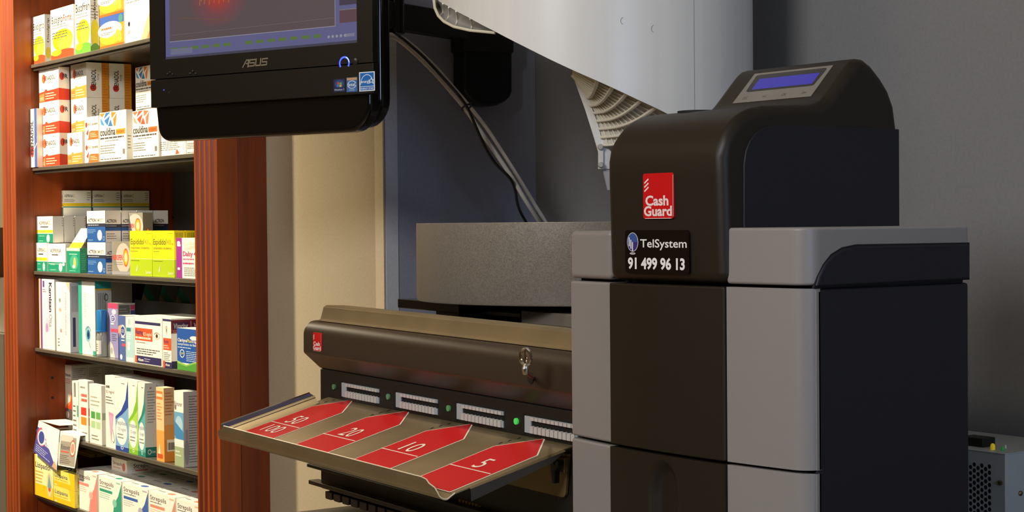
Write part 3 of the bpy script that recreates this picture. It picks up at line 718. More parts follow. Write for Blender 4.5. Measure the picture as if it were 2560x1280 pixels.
def fu(px, py): q = mh(px, py, -0.002); return ((q.x-bx0)/BW, (q.z-zseam)/BH)
bez = m.build('bezel', mon)
m = MB(); m.box(bx0+0.001, -0.0025, zlow, bx1+0.001, 0.008, zseam-0.0006, BZ); lbz = m.build('lower_bezel', mon, 0.0008, 2)
# chin and back shell in gloss black
c0, c1 = mh(392, 300, 0.006).x, mh(940, 300, 0.006).x; zc = (mh(480, 348, 0.006).z+mh(860, 332, 0.006).z)/2
shl = hitm(968, 150, 1, 0.04, MM).x
m = MB(); m.prism(rpoly([(c0, zc, 0.020), (shl-0.002, zc, 0.034), (shl-0.002, ztp+0.002, 0.01), (c0-0.008, ztp+0.002, 0.01), (c0-0.008, zc+0.06, 0)], 8), 0.0082, 0.030, 'y', BLK); m.build('chin', mon, 0.006, 5)
m = MB(); m.prism(rpoly([(c0+0.006, zc+0.006, 0.02), (shl, zc+0.006, 0.034), (shl, ztp-0.002, 0.02), (c0+0.006, ztp-0.002, 0.02)], 8), 0.026, 0.050, 'y', BLK); m.build('back_shell', mon, 0.008, 4)
# screen with its picture; a red reflection is painted into the emission
def emis(name, build):
    mm = bpy.data.materials.new(name); mm.use_nodes = True; b = mm.node_tree.nodes['Principled BSDF']
    b.inputs['Base Color'].default_value = (0.012, 0.011, 0.012, 1); b.inputs['Roughness'].default_value = 0.18
    b.inputs['Emission Strength'].default_value = 1.0; build(mm.node_tree, b); return mm
def pic_reflection(nt, b):
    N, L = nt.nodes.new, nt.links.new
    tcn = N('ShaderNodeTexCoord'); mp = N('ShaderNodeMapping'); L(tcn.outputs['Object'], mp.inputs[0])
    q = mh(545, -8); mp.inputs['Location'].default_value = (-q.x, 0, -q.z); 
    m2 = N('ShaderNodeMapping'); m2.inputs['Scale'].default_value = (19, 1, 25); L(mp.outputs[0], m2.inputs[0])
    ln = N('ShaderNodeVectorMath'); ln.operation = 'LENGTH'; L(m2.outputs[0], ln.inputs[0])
    r = N('ShaderNodeValToRGB'); r.color_ramp.elements[0].color = lin('#a8392c'); r.color_ramp.elements[1].color = lin('#584b4e')  # red glow of the reflection, fading into the dim picture
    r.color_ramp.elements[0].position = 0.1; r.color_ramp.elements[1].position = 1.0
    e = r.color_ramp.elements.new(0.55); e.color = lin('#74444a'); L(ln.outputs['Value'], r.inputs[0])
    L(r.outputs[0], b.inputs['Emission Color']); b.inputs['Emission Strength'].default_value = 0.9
def flat(h, s=0.9):
    def f(nt, b): b.inputs['Emission Color'].default_value = lin(h); b.inputs['Emission Strength'].default_value = s
    return emis('screen_'+h.strip('#'), f)
m = MB(); m.box(sx0-0.001, 0.0, zs0-0.001, sx1+0.001, 0.004, zs1+0.001, flat('#5c5c84'))
fs_ = Face(m, (sx0, 0, zs0), (sx1-sx0, 0, 0), (0, 0, zs1-zs0), (0, -1, 0), 0.00003)
SW, SH = sx1-sx0, zs1-zs0
def su_(px, py): q = mh(px, py); return ((q.x-sx0)/SW, (q.z-zs0)/SH)
a, b = su_(425, 105), su_(838, 65); va = (a[1]+b[1])/2
fs_.r(a[0], va, b[0], 0.97, emis('screen_picture_reflection', pic_reflection))
PL = flat('#8a8794')
fs_.line([(a[0], va), (b[0], va), (b[0], 0.97)], 0.005, PL); fs_.line([(a[0]+0.01, va+0.045), (b[0]-0.005, va+0.055)], 0.003, flat('#6c6268'))
GR_ = flat('#55703a', 0.9); v2 = (su_(430, 122)[1]+su_(840, 88)[1])/2
for k in range(14):
    if k == 6: continue
    u = 0.03+k*0.058; fs_.r(u, v2-0.011, u+0.038, v2+0.011, GR_)
fs_.r(0.03, 0.03, 0.15, 0.07, flat('#6a6c84')); fs_.r(0.0, 0.0, 1, 0.018, flat('#3f3e50'))
for k in range(5): fs_.e(0.86+0.02*k, 0.055, 0.006, 0.010, flat('#8d8c98'))
fs_.r(0.945, 0.045, 0.985, 0.065, flat('#77768a'))
u5 = su_(850, 50)[0]
for px, py, h in ((850, 58, '#5a424a'), (850, 14, '#40384a')):
    q = su_(px, py); fs_.r(u5, q[1], 0.998, q[1]+0.085, flat(h)); fs_.line([(u5, q[1]+0.085), (0.998, q[1]+0.085)], 0.004, flat('#7d7a70'))
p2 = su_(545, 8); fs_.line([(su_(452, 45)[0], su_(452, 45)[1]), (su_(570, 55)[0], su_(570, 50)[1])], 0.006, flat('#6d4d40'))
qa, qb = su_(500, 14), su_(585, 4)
for k in range(7):  # orange script strokes belonging to the painted reflection
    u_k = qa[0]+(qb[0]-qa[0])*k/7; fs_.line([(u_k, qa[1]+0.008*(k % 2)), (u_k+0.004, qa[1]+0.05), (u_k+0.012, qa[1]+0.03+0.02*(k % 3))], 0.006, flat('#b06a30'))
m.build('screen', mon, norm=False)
# maker's mark, stickers, buttons
m = MB(); zA = (mh(608, 168, -0.002).z+mh(668, 163, -0.002).z)/2; zB = (mh(612, 149, -0.002).z+mh(668, 145, -0.002).z)/2
xa, xb = mh(607, 166, -0.002).x, mh(669, 160, -0.002).x; LW = (xb-xa)/4
SIL = mat('#c9c3b4', 0.3, 0.8)
def lf(i, sw=0.92): return Face(m, (xa+LW*i, -0.0021, zA), (LW*sw, 0, 0), (LW*0.12, 0, zB-zA), (0, -1, 0))
f = lf(0); f.line([(0.0, 0), (0.55, 0.92), (1.0, 0.92)], 0.17, SIL); f.line([(0.93, 0.92), (0.93, 0)], 0.2, SIL); f.line([(0.55, 0.45), (0.9, 0.45)], 0.15, SIL)
for i in (1, 3): f = lf(i, 0.88); f.line([(1, 0.92), (0.08, 0.92), (0.08, 0.50), (0.95, 0.50), (0.95, 0.08), (0.0, 0.08)], 0.17, SIL)
f = lf(2, 0.88); f.line([(0.08, 0.95), (0.08, 0.08), (0.92, 0.08), (0.92, 0.95)], 0.18, SIL)
m.build('logo', bez, norm=False)
def stick(name, x0, y0, x1, y1, draw, base):
    a = mh(x0, y1, -0.0026); b = mh(x1, y0, -0.0026); mb = MB(); mb.box(a.x, -0.00285, a.z, b.x, -0.0025, b.z, base)
    draw(Face(mb, (a.x, -0.00286, a.z), (b.x-a.x, 0, 0), (0, 0, b.z-a.z), (0, -1, 0))); mb.build(name, lbz, norm=False)
def dw(f):
    f.r(0.04, 0.04, 0.96, 0.96, P('#23345f', 0.3)); f.e(0.5, 0.62, 0.40, 0.30, P('#2d4a8a'))
    for (u, v, c) in ((0.30, 0.60, '#c8542c'), (0.52, 0.57, '#6fa64a'), (0.28, 0.42, '#3f7fc8'), (0.50, 0.39, '#d8b43a')): f.p([(u, v), (u+0.19, v-0.02), (u+0.21, v+0.14), (u+0.02, v+0.16)], P(c))
    f.t('Windows 7', 0.07, 0.12, 0.12, P('#d4d8e0'), w=0.86)
def di(f):
    f.r(0.05, 0.03, 0.95, 0.80, P('#3f74b4', 0.3)); f.r(0.05, 0.80, 0.95, 0.97, P('#c9a070')); f.ring(0.5, 0.5, 0.40, 0.27, 0.14, P('#e6ecf2'), 20, 350); f.t('intel', 0.20, 0.40, 0.22, P('#eef2f6'), w=0.58); f.t('inside', 0.27, 0.10, 0.10, P('#b8c8dc'), w=0.46)
def de(f):
    f.r(0.06, 0.26, 0.94, 0.95, P('#1f6fc0', 0.3)); f.r(0.06, 0.05, 0.94, 0.23, P('#1f6fc0', 0.3)); W_ = P('#eef4f8')
    f.ring(0.5, 0.34, 0.42, 0.53, 0.07, W_, 0, 180); f.t('energy', 0.12, 0.43, 0.15, W_, w=0.58, shear=0.1); f.t('ENERGY STAR', 0.09, 0.085, 0.10, W_, w=0.82)
    st5_ = [(0.78+(0.17 if k % 2 == 0 else 0.07)*math.cos(math.pi/2+k*math.pi/5), 0.52+(0.15 if k % 2 == 0 else 0.06)*math.sin(math.pi/2+k*math.pi/5)) for k in range(10)]
    f.line(st5_+[st5_[0]], 0.03, W_)
stick('sticker', 834.5, 196, 863, 231, dw, P('#20283c')); stick('sticker', 866.5, 192, 894, 231, di, P('#40507a')); stick('sticker', 898.5, 178, 937, 229, de, P('#e8eef2'))
q = mh(861, 158, -0.0026)
m = MB(); f = Face(m, (q.x-0.01, -0.0027, q.z-0.01), (0.02, 0, 0), (0, 0, 0.02), (0, -1, 0)); f.ring(0.5, 0.5, 0.42, 0.42, 0.26, mat('#3d56ff', 0.3, emit=1.6), -35, 215); f.ring(0.5, 0.5, 0.40, 0.40, 0.12, mat('#a8c4ff', 0.3, emit=1.6), 5, 70)
m.build('power_button', bez, norm=False)
for px, py in ((888, 154), (419, 185), (425, 181), (431, 186), (475, 184), (482, 178), (489, 184)):
    q = mh(px, py, -0.0026); m = MB(); rr = 0.0042 if px > 800 else 0.0017
    m.tube([(q.x, -0.0019, q.z), (q.x, -0.0032, q.z), (q.x, -0.0036, q.z)], [rr, rr, rr*0.6], mat('#2b2620', 0.25), 12); m.build('button', bez)
for px, py, c in ((410, 225, '#5b63e0'), (423, 231, '#4a463c')):
    q = mh(px, py, -0.0026); m = MB(); m.cylinder((q.x, -0.0031, q.z), (q.x, -0.0024, q.z), 0.0009, mat(c, 0.3, emit=0.6 if c[1] == '5' else 0), 8); m.build('indicator_light', lbz)
# wall arm
XP = XN+0.0045
arm = empty('wall_mount', (XP, 1.40, 1.5), 'black wall arm with rounded cover plate holding the monitor, beside the white chute', 'wall arm')
AO = Vector((XP, 1.40, 1.5))
pp = [hit(px, py, 0, XP+0.03) for px, py in ((1160, 60), (1160, 222), (1170, 240), (1185, 254), (1205, 263), (1225, 266), (1245, 263), (1265, 253), (1277, 242), (1282, 228), (1282, 60))]
m = MB(); m.prism([(p.y-AO.y, p.z-1.5) for p in pp], 0.0002, 0.030, 'x', mat('#121317', 0.32)); m.build('cover_plate', arm, 0.004, 4)
pq = [hit(px, py, 0, XP+0.034) for px, py in ((1158, 50), (1158, 128), (1284, 133), (1284, 50))]
m = MB(); m.prism([(p.y-AO.y, p.z-1.5) for p in pq], 0.0002, 0.036, 'x', BLKS); m.build('wall_bracket', arm, 0.003, 3)
zt_, zb2 = hit(1060, 29, 0, XP+0.03).z, hit(1060, 93, 0, XP+0.03).z
m = MB(); A = Vector((XP+0.018, 1.385, (zt_+zb2)/2)); B = MM @ Vector((0.03, 0.088, 0)); B.z = A.z
d = (B-A).normalized(); s_ = Vector((d.y, -d.x, 0))*0.011; h_ = Vector((0, 0, (zt_-zb2)/2))
e8 = [A+s_+h_-AO, A-s_+h_-AO, A-s_-h_-AO, A+s_-h_-AO, B+s_+h_-AO, B-s_+h_-AO, B-s_-h_-AO, B+s_-h_-AO]
m.raw(e8, [(0, 1, 2, 3), (7, 6, 5, 4), (0, 4, 5, 1), (1, 5, 6, 2), (2, 6, 7, 3), (3, 7, 4, 0)], BLKS); m.build('arm_bar', arm, 0.002, 3)
m = MB(); C1 = MM @ Vector((0.03, 0.0515, 0)); C2 = MM @ Vector((0.03, 0.080, 0)); C1.z = C2.z = A.z
m.tube([C1-AO, C2-AO], 0.032, BLKS, 24); m.build('mount_plate', arm, 0.001)
m = MB(); q = hit(990, 45, 1, 1.20); q2 = B.lerp(A, 0.42)
m.tube([(q2.x-AO.x, q2.y-AO.y, zb2-0.006-1.5), (q2.x-AO.x, q2.y-AO.y, zt_+0.006-1.5)], 0.0155, BLK, 20); m.build('pivot', arm, 0.001)

# cables from the monitor down into the basin
def cable(name, pts, y0, y1, r, mm, label):
    P3 = []; n = len(pts)
    for i, (px, py) in enumerate(pts): P3.append(hit(px, py, 1, y0+(y1-y0)*i/(n-1)))
    out = []
    for i in range(n-1):                              # smooth through the points
        p0_, p1_, p2_, p3_ = P3[max(i-1, 0)], P3[i], P3[i+1], P3[min(i+2, n-1)]
        for k in range(5):
            t = k/5; out.append(0.5*((2*p1_)+(p2_-p0_)*t+(2*p0_-5*p1_+4*p2_-p3_)*t*t+(3*p1_-p0_-3*p2_+p3_)*t**3))
    out.append(P3[-1]); c = out[len(out)//2].copy(); m = MB(); m.tube([p-c for p in out], r, mm, 10)
    return tag(m.build(name, None, loc=c), label, 'cable'), c
CG = mat('#d2cfc6', 0.45); CB = mat('#121110', 0.4)
k1_, kc = cable('cable', [(971, 90), (985, 93), (1003, 104), (1040, 136), (1090, 186), (1130, 232), (1163, 272), (1200, 326), (1240, 384), (1280, 444), (1312, 498), (1335, 534), (1352, 562), (1362, 585)], 1.155, 1.44, 0.0030, CG, 'lower of two grey cables running from the monitor down to the round basin')
cable('cable', [(972, 86), (990, 89), (1012, 99), (1050, 130), (1098, 178), (1138, 224), (1172, 264), (1215, 318), (1258, 383), (1300, 450), (1335, 508), (1368, 562), (1378, 585)], 1.165, 1.455, 0.0026, mat('#dedbd4', 0.45), 'upper pale grey cable splitting away right of its neighbour below the black tie')
cable('cable', [(985, 80), (1000, 92), (1015, 104), (1060, 143), (1110, 197), (1150, 243), (1172, 276), (1190, 318), (1215, 372), (1240, 410), (1275, 446), (1288, 475), (1293, 505), (1302, 532), (1322, 566)], 1.150, 1.42, 0.0021, CB, 'thin black cable winding along the two grey cables')
m = MB(); q = hit(1166, 268, 1, 1.285); nx = (hit(1180, 255, 1, 1.285)-hit(1152, 281, 1, 1.285)).normalized()
ln_ = (hit(1180, 286, 1, 1.285)-hit(1152, 250, 1, 1.285)).normalized(); dv = nx.cross(ln_)
m.tube([(nx*(0.0082*math.cos(t))+dv*(0.0062*math.sin(t)))+ln_*0.0001 for t in [i*2*math.pi/20 for i in range(21)]], 0.0014, CB, 8)
m.tube([nx*0.008, nx*0.0135+ln_*-0.001], 0.0013, CB, 6)
m.build('cable_tie', None, loc=q); tag(bpy.data.objects['cable_tie'], 'small black cable tie gripping the grey and black cables', 'cable tie')

# ---------------------------------------------------------------- power supply on the counter, far right
yq = 1.38; pc = hit(2512, 1137, 1, yq); HP = pc.z-ZC
psu = empty('power_supply', (pc.x-0.09, yq+0.06, ZC), 'galvanised metal box with round vent holes on the counter at the right edge', 'power supply')
PO = Vector(psu.location); GAL = mat('#c4cac8', 0.45, 0.2, 'steel')
x0, x1, y0, y1 = -0.09, 0.09, -0.06, 0.06
m = MB(); m.box(x0, y0, 0.0, x1, y1, HP, GAL)
xa = hit(2436, 1170, 1, yq).x; xb = hit(2474, 1170, 1, yq).x; dx = (xb-xa)/4
zA = hit(2450, 1163, 1, yq).z; dz = (zA-hit(2450, 1259, 1, yq).z)/6.3
H_ = mat('#0c0d0f', 0.7)
for c in range(-6, 5):
    for r in range(9):
        xx = xa+dx*c-PO.x; zz = zA-dz*(r+(0.5 if c % 2 else 0))-ZC
        if zz < 0.004: continue
        m.face([(xx+dx*0.42*math.cos(t), y0-0.0002, zz+dz*0.36*math.sin(t)) for t in [k*math.pi/6 for k in range(12)]], H_, True)
cse = m.build('case', psu, norm=False)
m = MB(); m.box(x0-0.0008, y0-0.0008, HP, x1+0.0008, y1, HP+0.0012, GAL); m.build('lid', psu, 0.0004, 1)
for a, b in (((hit(2502, 1207, 1, yq)), (0, -1, 0)), ((hit(2550, 1233, 0, pc.x)), (1, 0, 0))):
    p = a-PO; d = Vector(b); m = MB(); m.tube([p, p+d*0.0015, p+d*0.0024], [0.0026, 0.0026, 0.0014], mat('#8a7a5c', 0.3, 0.8), 12); m.build('screw', cse)
for px, py, c, r_ in ((2482, 1119, '#e8c81a', 0.0024), (2506, 1122, '#1f8a3c', 0.0017), (2513.5, 1116, '#d8d4c0', 0.0014)):
    p = hit(px, py+5, 2, ZC+HP+0.0012)-PO; m = MB(); z_ = HP+0.0012
    m.lathe([(r_, 0), (r_, r_*1.6), (r_*0.85, r_*2.2), (r_*0.4, r_*2.6)], (p.x, p.y, z_), mat(c, 0.25, emit=0.25 if c[1] != 'd' else 0), 14); m.build('indicator_light', psu)
p = hit(2440, 1117, 2, ZC+HP+0.0012)-PO
m = MB(); m.box(p.x-0.02, p.y, HP+0.0013, p.x+0.0085, min(p.y+0.02, y1), HP+0.0105, BLKS); m.build('connector_block', psu, 0.001)

# ---------------------------------------------------------------- medicine boxes
G1 = 0.0004
def card(label, design, pl, pr, pt, on, Y=1.182, D=0.045, ps=None, X0=None, base='#f1eee4', cat='medicine box', group=None, name='medicine_box', rough=0.5, metal=0.0, pb=None):
    """a carton whose front spans the columns pl-pr on the plane Y; ps is where its right flank ends"""
    py = (pt+(pb if pb else pt+60))/2; Y *= KS
    if X0 is not None: Y = hit(pl, py, 0, X0).y
    x0 = hit(pl, py, 1, Y).x; x1 = hit(pr, py, 1, Y).x
    x1 = min(x1, xR1-0.0215); x0 = max(x0, XI+0.001)
    if Y < YC+0.037: x1 = min(x1, xR0-0.001)
    z1 = hit((pl+pr)/2, pt, 1, Y).z
    if ps: D = max(0.012, hit(ps, py, 0, x1).y-Y)
    up = [s_ for s_ in ZS if s_ > on+0.01]
    if up: z1 = min(z1, min(up)-0.0145)
    z0 = on+G1; W, H = x1-x0, z1-z0
    mb = MB(); mb.box(-W/2, -D/2, 0, W/2, D/2, H, mat(base, rough, metal))
    F_ = Face(mb, (-W/2, -D/2, 0), (W, 0, 0), (0, 0, H), (0, -1, 0)); S_ = Face(mb, (W/2, -D/2, 0), (0, D, 0), (0, 0, H), (1, 0, 0)); T_ = Face(mb, (-W/2, -D/2, H), (W, 0, 0), (0, D, 0), (0, 0, 1))
    if design: design(F_, S_, T_)
    # folded flap line along the top front edge
    o = mb.build(name, None, loc=((x0+x1)/2, Y+D/2, z0), norm=False)
    tag(o, label, cat, group)
    return dict(o=o, x0=x0, x1=x1, y0=Y, y1=Y+D, z0=z0, z1=z0+H, W=W, D=D, H=H)
def again(b, label, dy=0.0, dz=0.0, group=None, dx=0.0):        # the same carton once more
    o = b['o'].copy(); col.objects.link(o); o.location = b['o'].location+Vector((dx, dy, dz)); tag(o, label)
    if group: o['group'] = group
    r = dict(b); r.update(o=o, x0=b['x0']+dx, x1=b['x1']+dx, y0=b['y0']+dy, y1=b['y1']+dy, z0=b['z0']+dz, z1=b['z1']+dz); return r
def grp(b, g): b['o']['group'] = g; return b
WH = P('#f4f1e8'); DK = P('#2a2628'); GY = P('#7d7a76'); TXT = P('#4a4648')
def wave(f, v0, v1, c, amp=0.05, ph=0.0, n=12): f.p([(0, v0)]+[(1, v0)]+[(1-i/n, v1+amp*math.sin(ph+i/n*3.4)) for i in range(n+1)], P(c))

# --- top shelf
def bisol(nm, word2='', green=False, side='Disolgrip'):
    def d(F, S, T):
        F.e(0.52, 0.36, 0.44, 0.22, P('#f3d800')); F.e(0.62, 0.30, 0.32, 0.18, P('#f6e23a')); 
        wave(F, 0, 0.13, '#5f9a35' if green else '#d8431c', 0.05, 0.3); F.e(0.25, 0.13, 0.22, 0.06, P('#f0c81a'))
        F.t(nm, 0.05, 0.72, 0.14, DK, w=0.9 if not word2 else 0.48); 
        if word2: F.t(word2, 0.56, 0.72, 0.13, P('#d8432a'), w=0.36)
        F.lines(0.06, 0.60, 0.9, 0.70, 2, GY); F.lines(0.06, 0.40, 0.95, 0.55, 3, TXT)
        S.t(side, 0.62, 0.42, 0.30, DK, w=0.5, rot=90); S.e(0.5, 0.2, 0.4, 0.12, P('#f0dc3a'))
        if green: S.e(0.5, 0.35, 0.45, 0.2, P('#f0e02a')); wave(S, 0, 0.1, '#6fa63c'); S.lines(0.1, 0.55, 0.95, 0.8, 5, GY)
    return d
z = ZS[0]
card('white carton with yellow disc and red foot, leftmost on the top shelf', bisol('Bisolgrip'), 77.5, 112, 40, z, ps=129, pb=158)
card('wider white carton with yellow disc and red word, second on the top shelf', bisol('Bisolgrip', 'Forte'), 127, 184, 18, z, D=0.04, pb=150)
card('tall white carton with yellow and green foot, third on the top shelf', bisol('Bisolfren', green=True, side='Bisolfren'), 188, 226, -14, z, ps=248, pb=136)
def therma(F, S, T):
    F.r(0, 0, 1, 0.93, P('#e88a1c')); F.r(0, 0.72, 1, 1, P('#2f55a5')); F.e(0.42, 0.55, 0.50, 0.27, P('#f7ecd0')); F.e(0.45, 0.33, 0.46, 0.24, P('#f0a82a')); F.e(0.33, 0.52, 0.36, 0.20, P('#f6efdc'))
    F.lines(0.06, 0.56, 0.5, 0.66, 1, P('#b8541c'), 0.7, 0.05); F.e(0.87, 0.84, 0.09, 0.13, P('#3d7f78')); F.e(0.84, 0.20, 0.08, 0.07, P('#f3d23c')); F.lines(0.06, 0.40, 0.6, 0.5, 2, TXT); F.r(0, 0, 1, 0.08, P('#c85a14'))
    for k in range(4): F.line([(0.55+0.08*k, 0.30), (0.68+0.07*k, 0.62)], 0.02, P('#f6e2b0'))
b = card('orange carton with cream oval and blue corner, under its twin on the top shelf', therma, 249.5, 310, 38, z, D=0.05, pb=115)
again(b, 'orange carton with cream oval stacked on its twin, cut by the photo top edge', dz=b['H']+G1)
def peach(F, S, T):
    F.p([(0.45, 0), (1, 0), (1, 0.75), (0.62, 0.3)], P('#e8b088')); F.p([(0.62, 0), (1, 0), (1, 0.4), (0.75, 0.2)], P('#d27a48')); F.lines(0.05, 0.62, 0.6, 0.8, 4, GY); F.e(0.11, 0.30, 0.035, 0.04, DK, 10); F.t('500', 0.06, 0.14, 0.06, GY); F.r(0.72, 0.10, 0.98, 0.24, P('#b8542a'))
card('large white carton with peach streak, partly behind the monitor on the top shelf', peach, 313, 400, -60, z, D=0.05, pb=105)

# --- second shelf
z = ZS[1]
def fren_v(F, S, T):
    F.r(0.64, 0, 1, 1, P('#3c5aa0')); F.p([(0.64, 0.32), (1, 0.42), (1, 0.40), (0.64, 0.30)], WH); F.e(0.30, 0.27, 0.24, 0.10, P('#d8392a')); F.t('FRENADOL', 0.50, 0.22, 0.38, DK, w=0.58, rot=90, bold=0.03)
card('narrow white and blue carton with upright lettering, at the left end of second shelf', fren_v, 73.5, 92, 272, z, Y=1.174, D=0.016, pb=417)
def frenadol(bandc, sub=False):
    B_ = P(bandc); L_ = P('#f6d8b0')
    def d(F, S, T):
        for q, a in ((F, 0), (S, 1)):
            q.p([(0, 0), (1, 0), (1, 0.36), (0.42, 0.33), (0.40, 0.38), (0.30, 0.38), (0.28, 0.33), (0, 0.30)] if not a else [(0, 0), (1, 0), (1, 0.33), (0, 0.36)], B_)
        F.p([(0.02, 0.02), (0.27, 0.02), (0.27, 0.27), (0.02, 0.24)], P('#e8743a')); F.lines(0.32, 0.05, 0.95, 0.28, 3, L_); F.lines(0.04, 0.06, 0.25, 0.16, 2, L_, rag=0.1)
        F.e(0.24, 0.72, 0.095, 0.14, P('#dc3a20')); F.e(0.21, 0.72, 0.06, 0.12, P('#e87030')); F.t('FRENADOL', 0.20, 0.66, 0.13, DK, w=0.62); F.lines(0.5, 0.55, 0.75, 0.60, 1, GY); F.lines(0.62, 0.9, 0.85, 0.94, 1, GY)
        S.e(0.30, 0.72, 0.22, 0.12, P('#dc3a20')); S.t('FR', 0.34, 0.66, 0.13, DK, w=0.5, bold=0.03)
    return d
a = card('white carton with red band, bottom of the three-high stack on the second shelf', frenadol('#d23a1e'), 100, 149, 335, z, Y=1.186, ps=176, pb=414)
h_ = a['H']+G1
again(a, 'white carton with red band, middle of the three-high stack on the second shelf', dz=h_); again(a, 'white carton with red band, top of the three-high stack on the second shelf', dz=2*h_)
def fren_o(F, S, T):
    frenadol('#e88a3a')(F, S, T); S.r(0, 0, 1, 1, P('#efece3')); S.r(0.68, 0, 1, 1, P('#d88a1e')); S.lines(0.72, 0.05, 0.95, 0.95, 12, P('#b86a14'), 0.3)
    S.e(0.30, 0.28, 0.14, 0.10, P('#d2321e')); S.t('FRENADOL', 0.42, 0.24, 0.20, DK, w=0.56, rot=90, bold=0.02); S.t('forte', 0.56, 0.50, 0.10, GY, w=0.18, rot=90)
c = card('white carton with orange band, foot of the stack right of red-banded cartons', fren_o, 169, 206, 331, z, Y=1.186, D=0.047, pb=412)
d_ = card('white carton with orange band and orange flank stripe, second of its stack', fren_o, 178, 217, 246.5, c['z1'], Y=1.206, ps=273, pb=331)
e_ = again(d_, 'white carton with orange band and orange flank stripe, top of its stack', dz=d_['H']+G1)
dy = d_['D']+0.001
again(d_, 'shaded white carton with orange stripe deeper in shelf, under its twin', dy=dy); again(e_, 'shaded white carton with orange stripe deeper in shelf, on top of its twin', dy=dy)
again(c, 'hidden-fronted white carton with orange band behind the foot of its stack', dy=0.048+0.022, dx=d_['x0']-c['x0'])
def desc(F, S, T):
    F.p([(0.18, 0), (1, 0), (1, 0.36), (0.45, 0.38), (0.34, 0.34), (0.26, 0.05)], P('#e8642a')); F.p([(0.10, 0.28), (0.30, 0.5), (0.24, 0.18)], P('#d83a20')); F.e(0.12, 0.66, 0.07, 0.12, P('#d83a20')); F.t('FRENADOL descongestivo', 0.12, 0.62, 0.12, DK, w=0.86); F.lines(0.4, 0.08, 0.95, 0.3, 3, P('#f6d8b0'))
c2 = card('small white carton with orange flame, lower of a pair beside the large tall carton', desc, 212.5, 246.5, 349, z, Y=1.182, D=0.032, pb=410)
again(c2, 'small white carton with orange flame, upper of a pair beside the large tall carton', dz=c2['H']+G1)
def couldina(cols, sub, subc):
    def d(F, S, T):
        A, B_, C_ = (P(x) for x in cols)
        for k, (pts, c) in enumerate((([(0, 0.98), (0.22, 0.99), (0.10, 0.90)], A), ([(0.24, 0.99), (0.42, 0.99), (0.16, 0.86)], B_), ([(0.44, 0.99), (0.64, 0.97), (0.46, 0.86)], A), ([(0.02, 0.90), (0.10, 0.84), (0.20, 0.72), (0.06, 0.76)], C_), ([(0.18, 0.83), (0.40, 0.92), (0.30, 0.72)], B_), ([(0.42, 0.85), (0.50, 0.70), (0.32, 0.71)], B_), ([(0.52, 0.84), (0.66, 0.95), (0.60, 0.70), (0.54, 0.70)], A))): F.p(pts, c)
        F.t('couldina', 0.02, 0.525, 0.15, DK, w=0.57, bold=0.02); F.r(0.62, 0.52, 0.96, 0.63, P(subc)); F.t(sub, 0.64, 0.545, 0.075, P('#8a3a14'), w=0.28); F.lines(0.02, 0.44, 0.95, 0.50, 1, TXT, 0.5, 0.05); F.lines(0.2, 0.39, 0.95, 0.43, 1, GY); F.lines(0.02, 0.14, 0.6, 0.34, 4, GY); F.lines(0.02, 0.02, 0.95, 0.06, 1, TXT); F.r(0.86, 0.12, 0.94, 0.22, GY)
        S.lines(0.2, 0.2, 0.9, 0.5, 5, GY)
    return d
CO1 = ('#e87a2a', '#2f6fae', '#3a86c0'); CO2 = ('#e8704a', '#d8502e', '#e89070')
card('tall white carton with blue and orange shard pattern, front of second shelf', couldina(CO1, 'instant', '#e8902a'), 249.5, 316, 278, z, ps=330, pb=400)
card('tall white carton with red shard pattern beside the blue-shard one', couldina(CO2, 'instant', '#d86a2a'), 332, 396, 274, z, D=0.05, pb=396)
def cold2(F, S, T):
    F.t('couldina', 0.06, 0.66, 0.10, TXT, w=0.42); F.lines(0.06, 0.52, 0.55, 0.62, 2, GY); F.p([(0.66, 0.62), (0.80, 0.92), (0.98, 0.80), (0.92, 0.52), (0.80, 0.45)], P('#dc5a34')); F.p([(0.70, 0.50), (0.80, 0.62), (0.90, 0.50)], P('#ea9a7a')); F.lines(0.02, 0.14, 0.95, 0.42, 5, GY); F.p([(0.60, 0.02), (0.66, 0.18), (0.76, 0.04)], P('#dc5a34'))
b = card('white carton with single red shard, half under the monitor corner on second shelf', cold2, 400, 464, 300, z, Y=1.186, D=0.05, pb=392)
card('white carton against the right post on second shelf, below the monitor', couldina(CO2, 'forte', '#e8b08a'), 467, 520, 300, z, Y=1.186, D=0.05, pb=390)
bb = card('white shard-pattern carton deeper behind the front row, foot of a pair', couldina(CO1, 'instant', '#e8902a'), 340, 388, 271, z, Y=1.252, D=0.05, pb=390)
card('white carton with blue and orange shards standing higher behind, left of monitor', couldina(CO1, 'instant', '#e8902a'), 339, 387, 165, bb['z1'], Y=1.250, D=0.05, pb=268)

# --- third shelf
z = ZS[2]
TEAL = '#0f8a6c'; YEL = '#f0cf1c'
def aspirina(nm='ASPIRINA', c=True):
    def d(F, S, T):
        F.r(0, 0, 1, 0.34, P(TEAL))
        if c: F.r(0, 0.37, 1, 0.48, P(YEL)); F.r(0, 0.34, 1, 0.36, WH); F.lines(0.2, 0.40, 0.75, 0.45, 1, GY)
        else: F.r(0.05, 0.27, 0.95, 0.285, WH); F.e(0.88, 0.27, 0.07, 0.06, WH)
        F.t(nm, 0.16, 0.68, 0.14, P('#5a5a5e'), w=0.56 if c else 0.6)
        if c: F.t('C', 0.74, 0.68, 0.14, P('#d0b41c'), w=0.09, bold=0.05)
        F.lines(0.25, 0.56, 0.75, 0.64, 1, TXT, 0.6); F.e(0.72, 0.16, 0.10, 0.15, P('#cfe3d8')); F.lines(0.16, 0.22, 0.55, 0.28, 1, P('#a8d8c8')); F.lines(0.16, 0.04, 0.5, 0.09, 1, P('#a8d8c8'))
        S.lines(0.85, 0.6, 0.98, 0.95, 4, GY)
    return d
a1 = card('white, yellow and green carton, leftmost at the front foot of third shelf', aspirina(), 81, 117.5, 607, z, ps=150, pb=672)
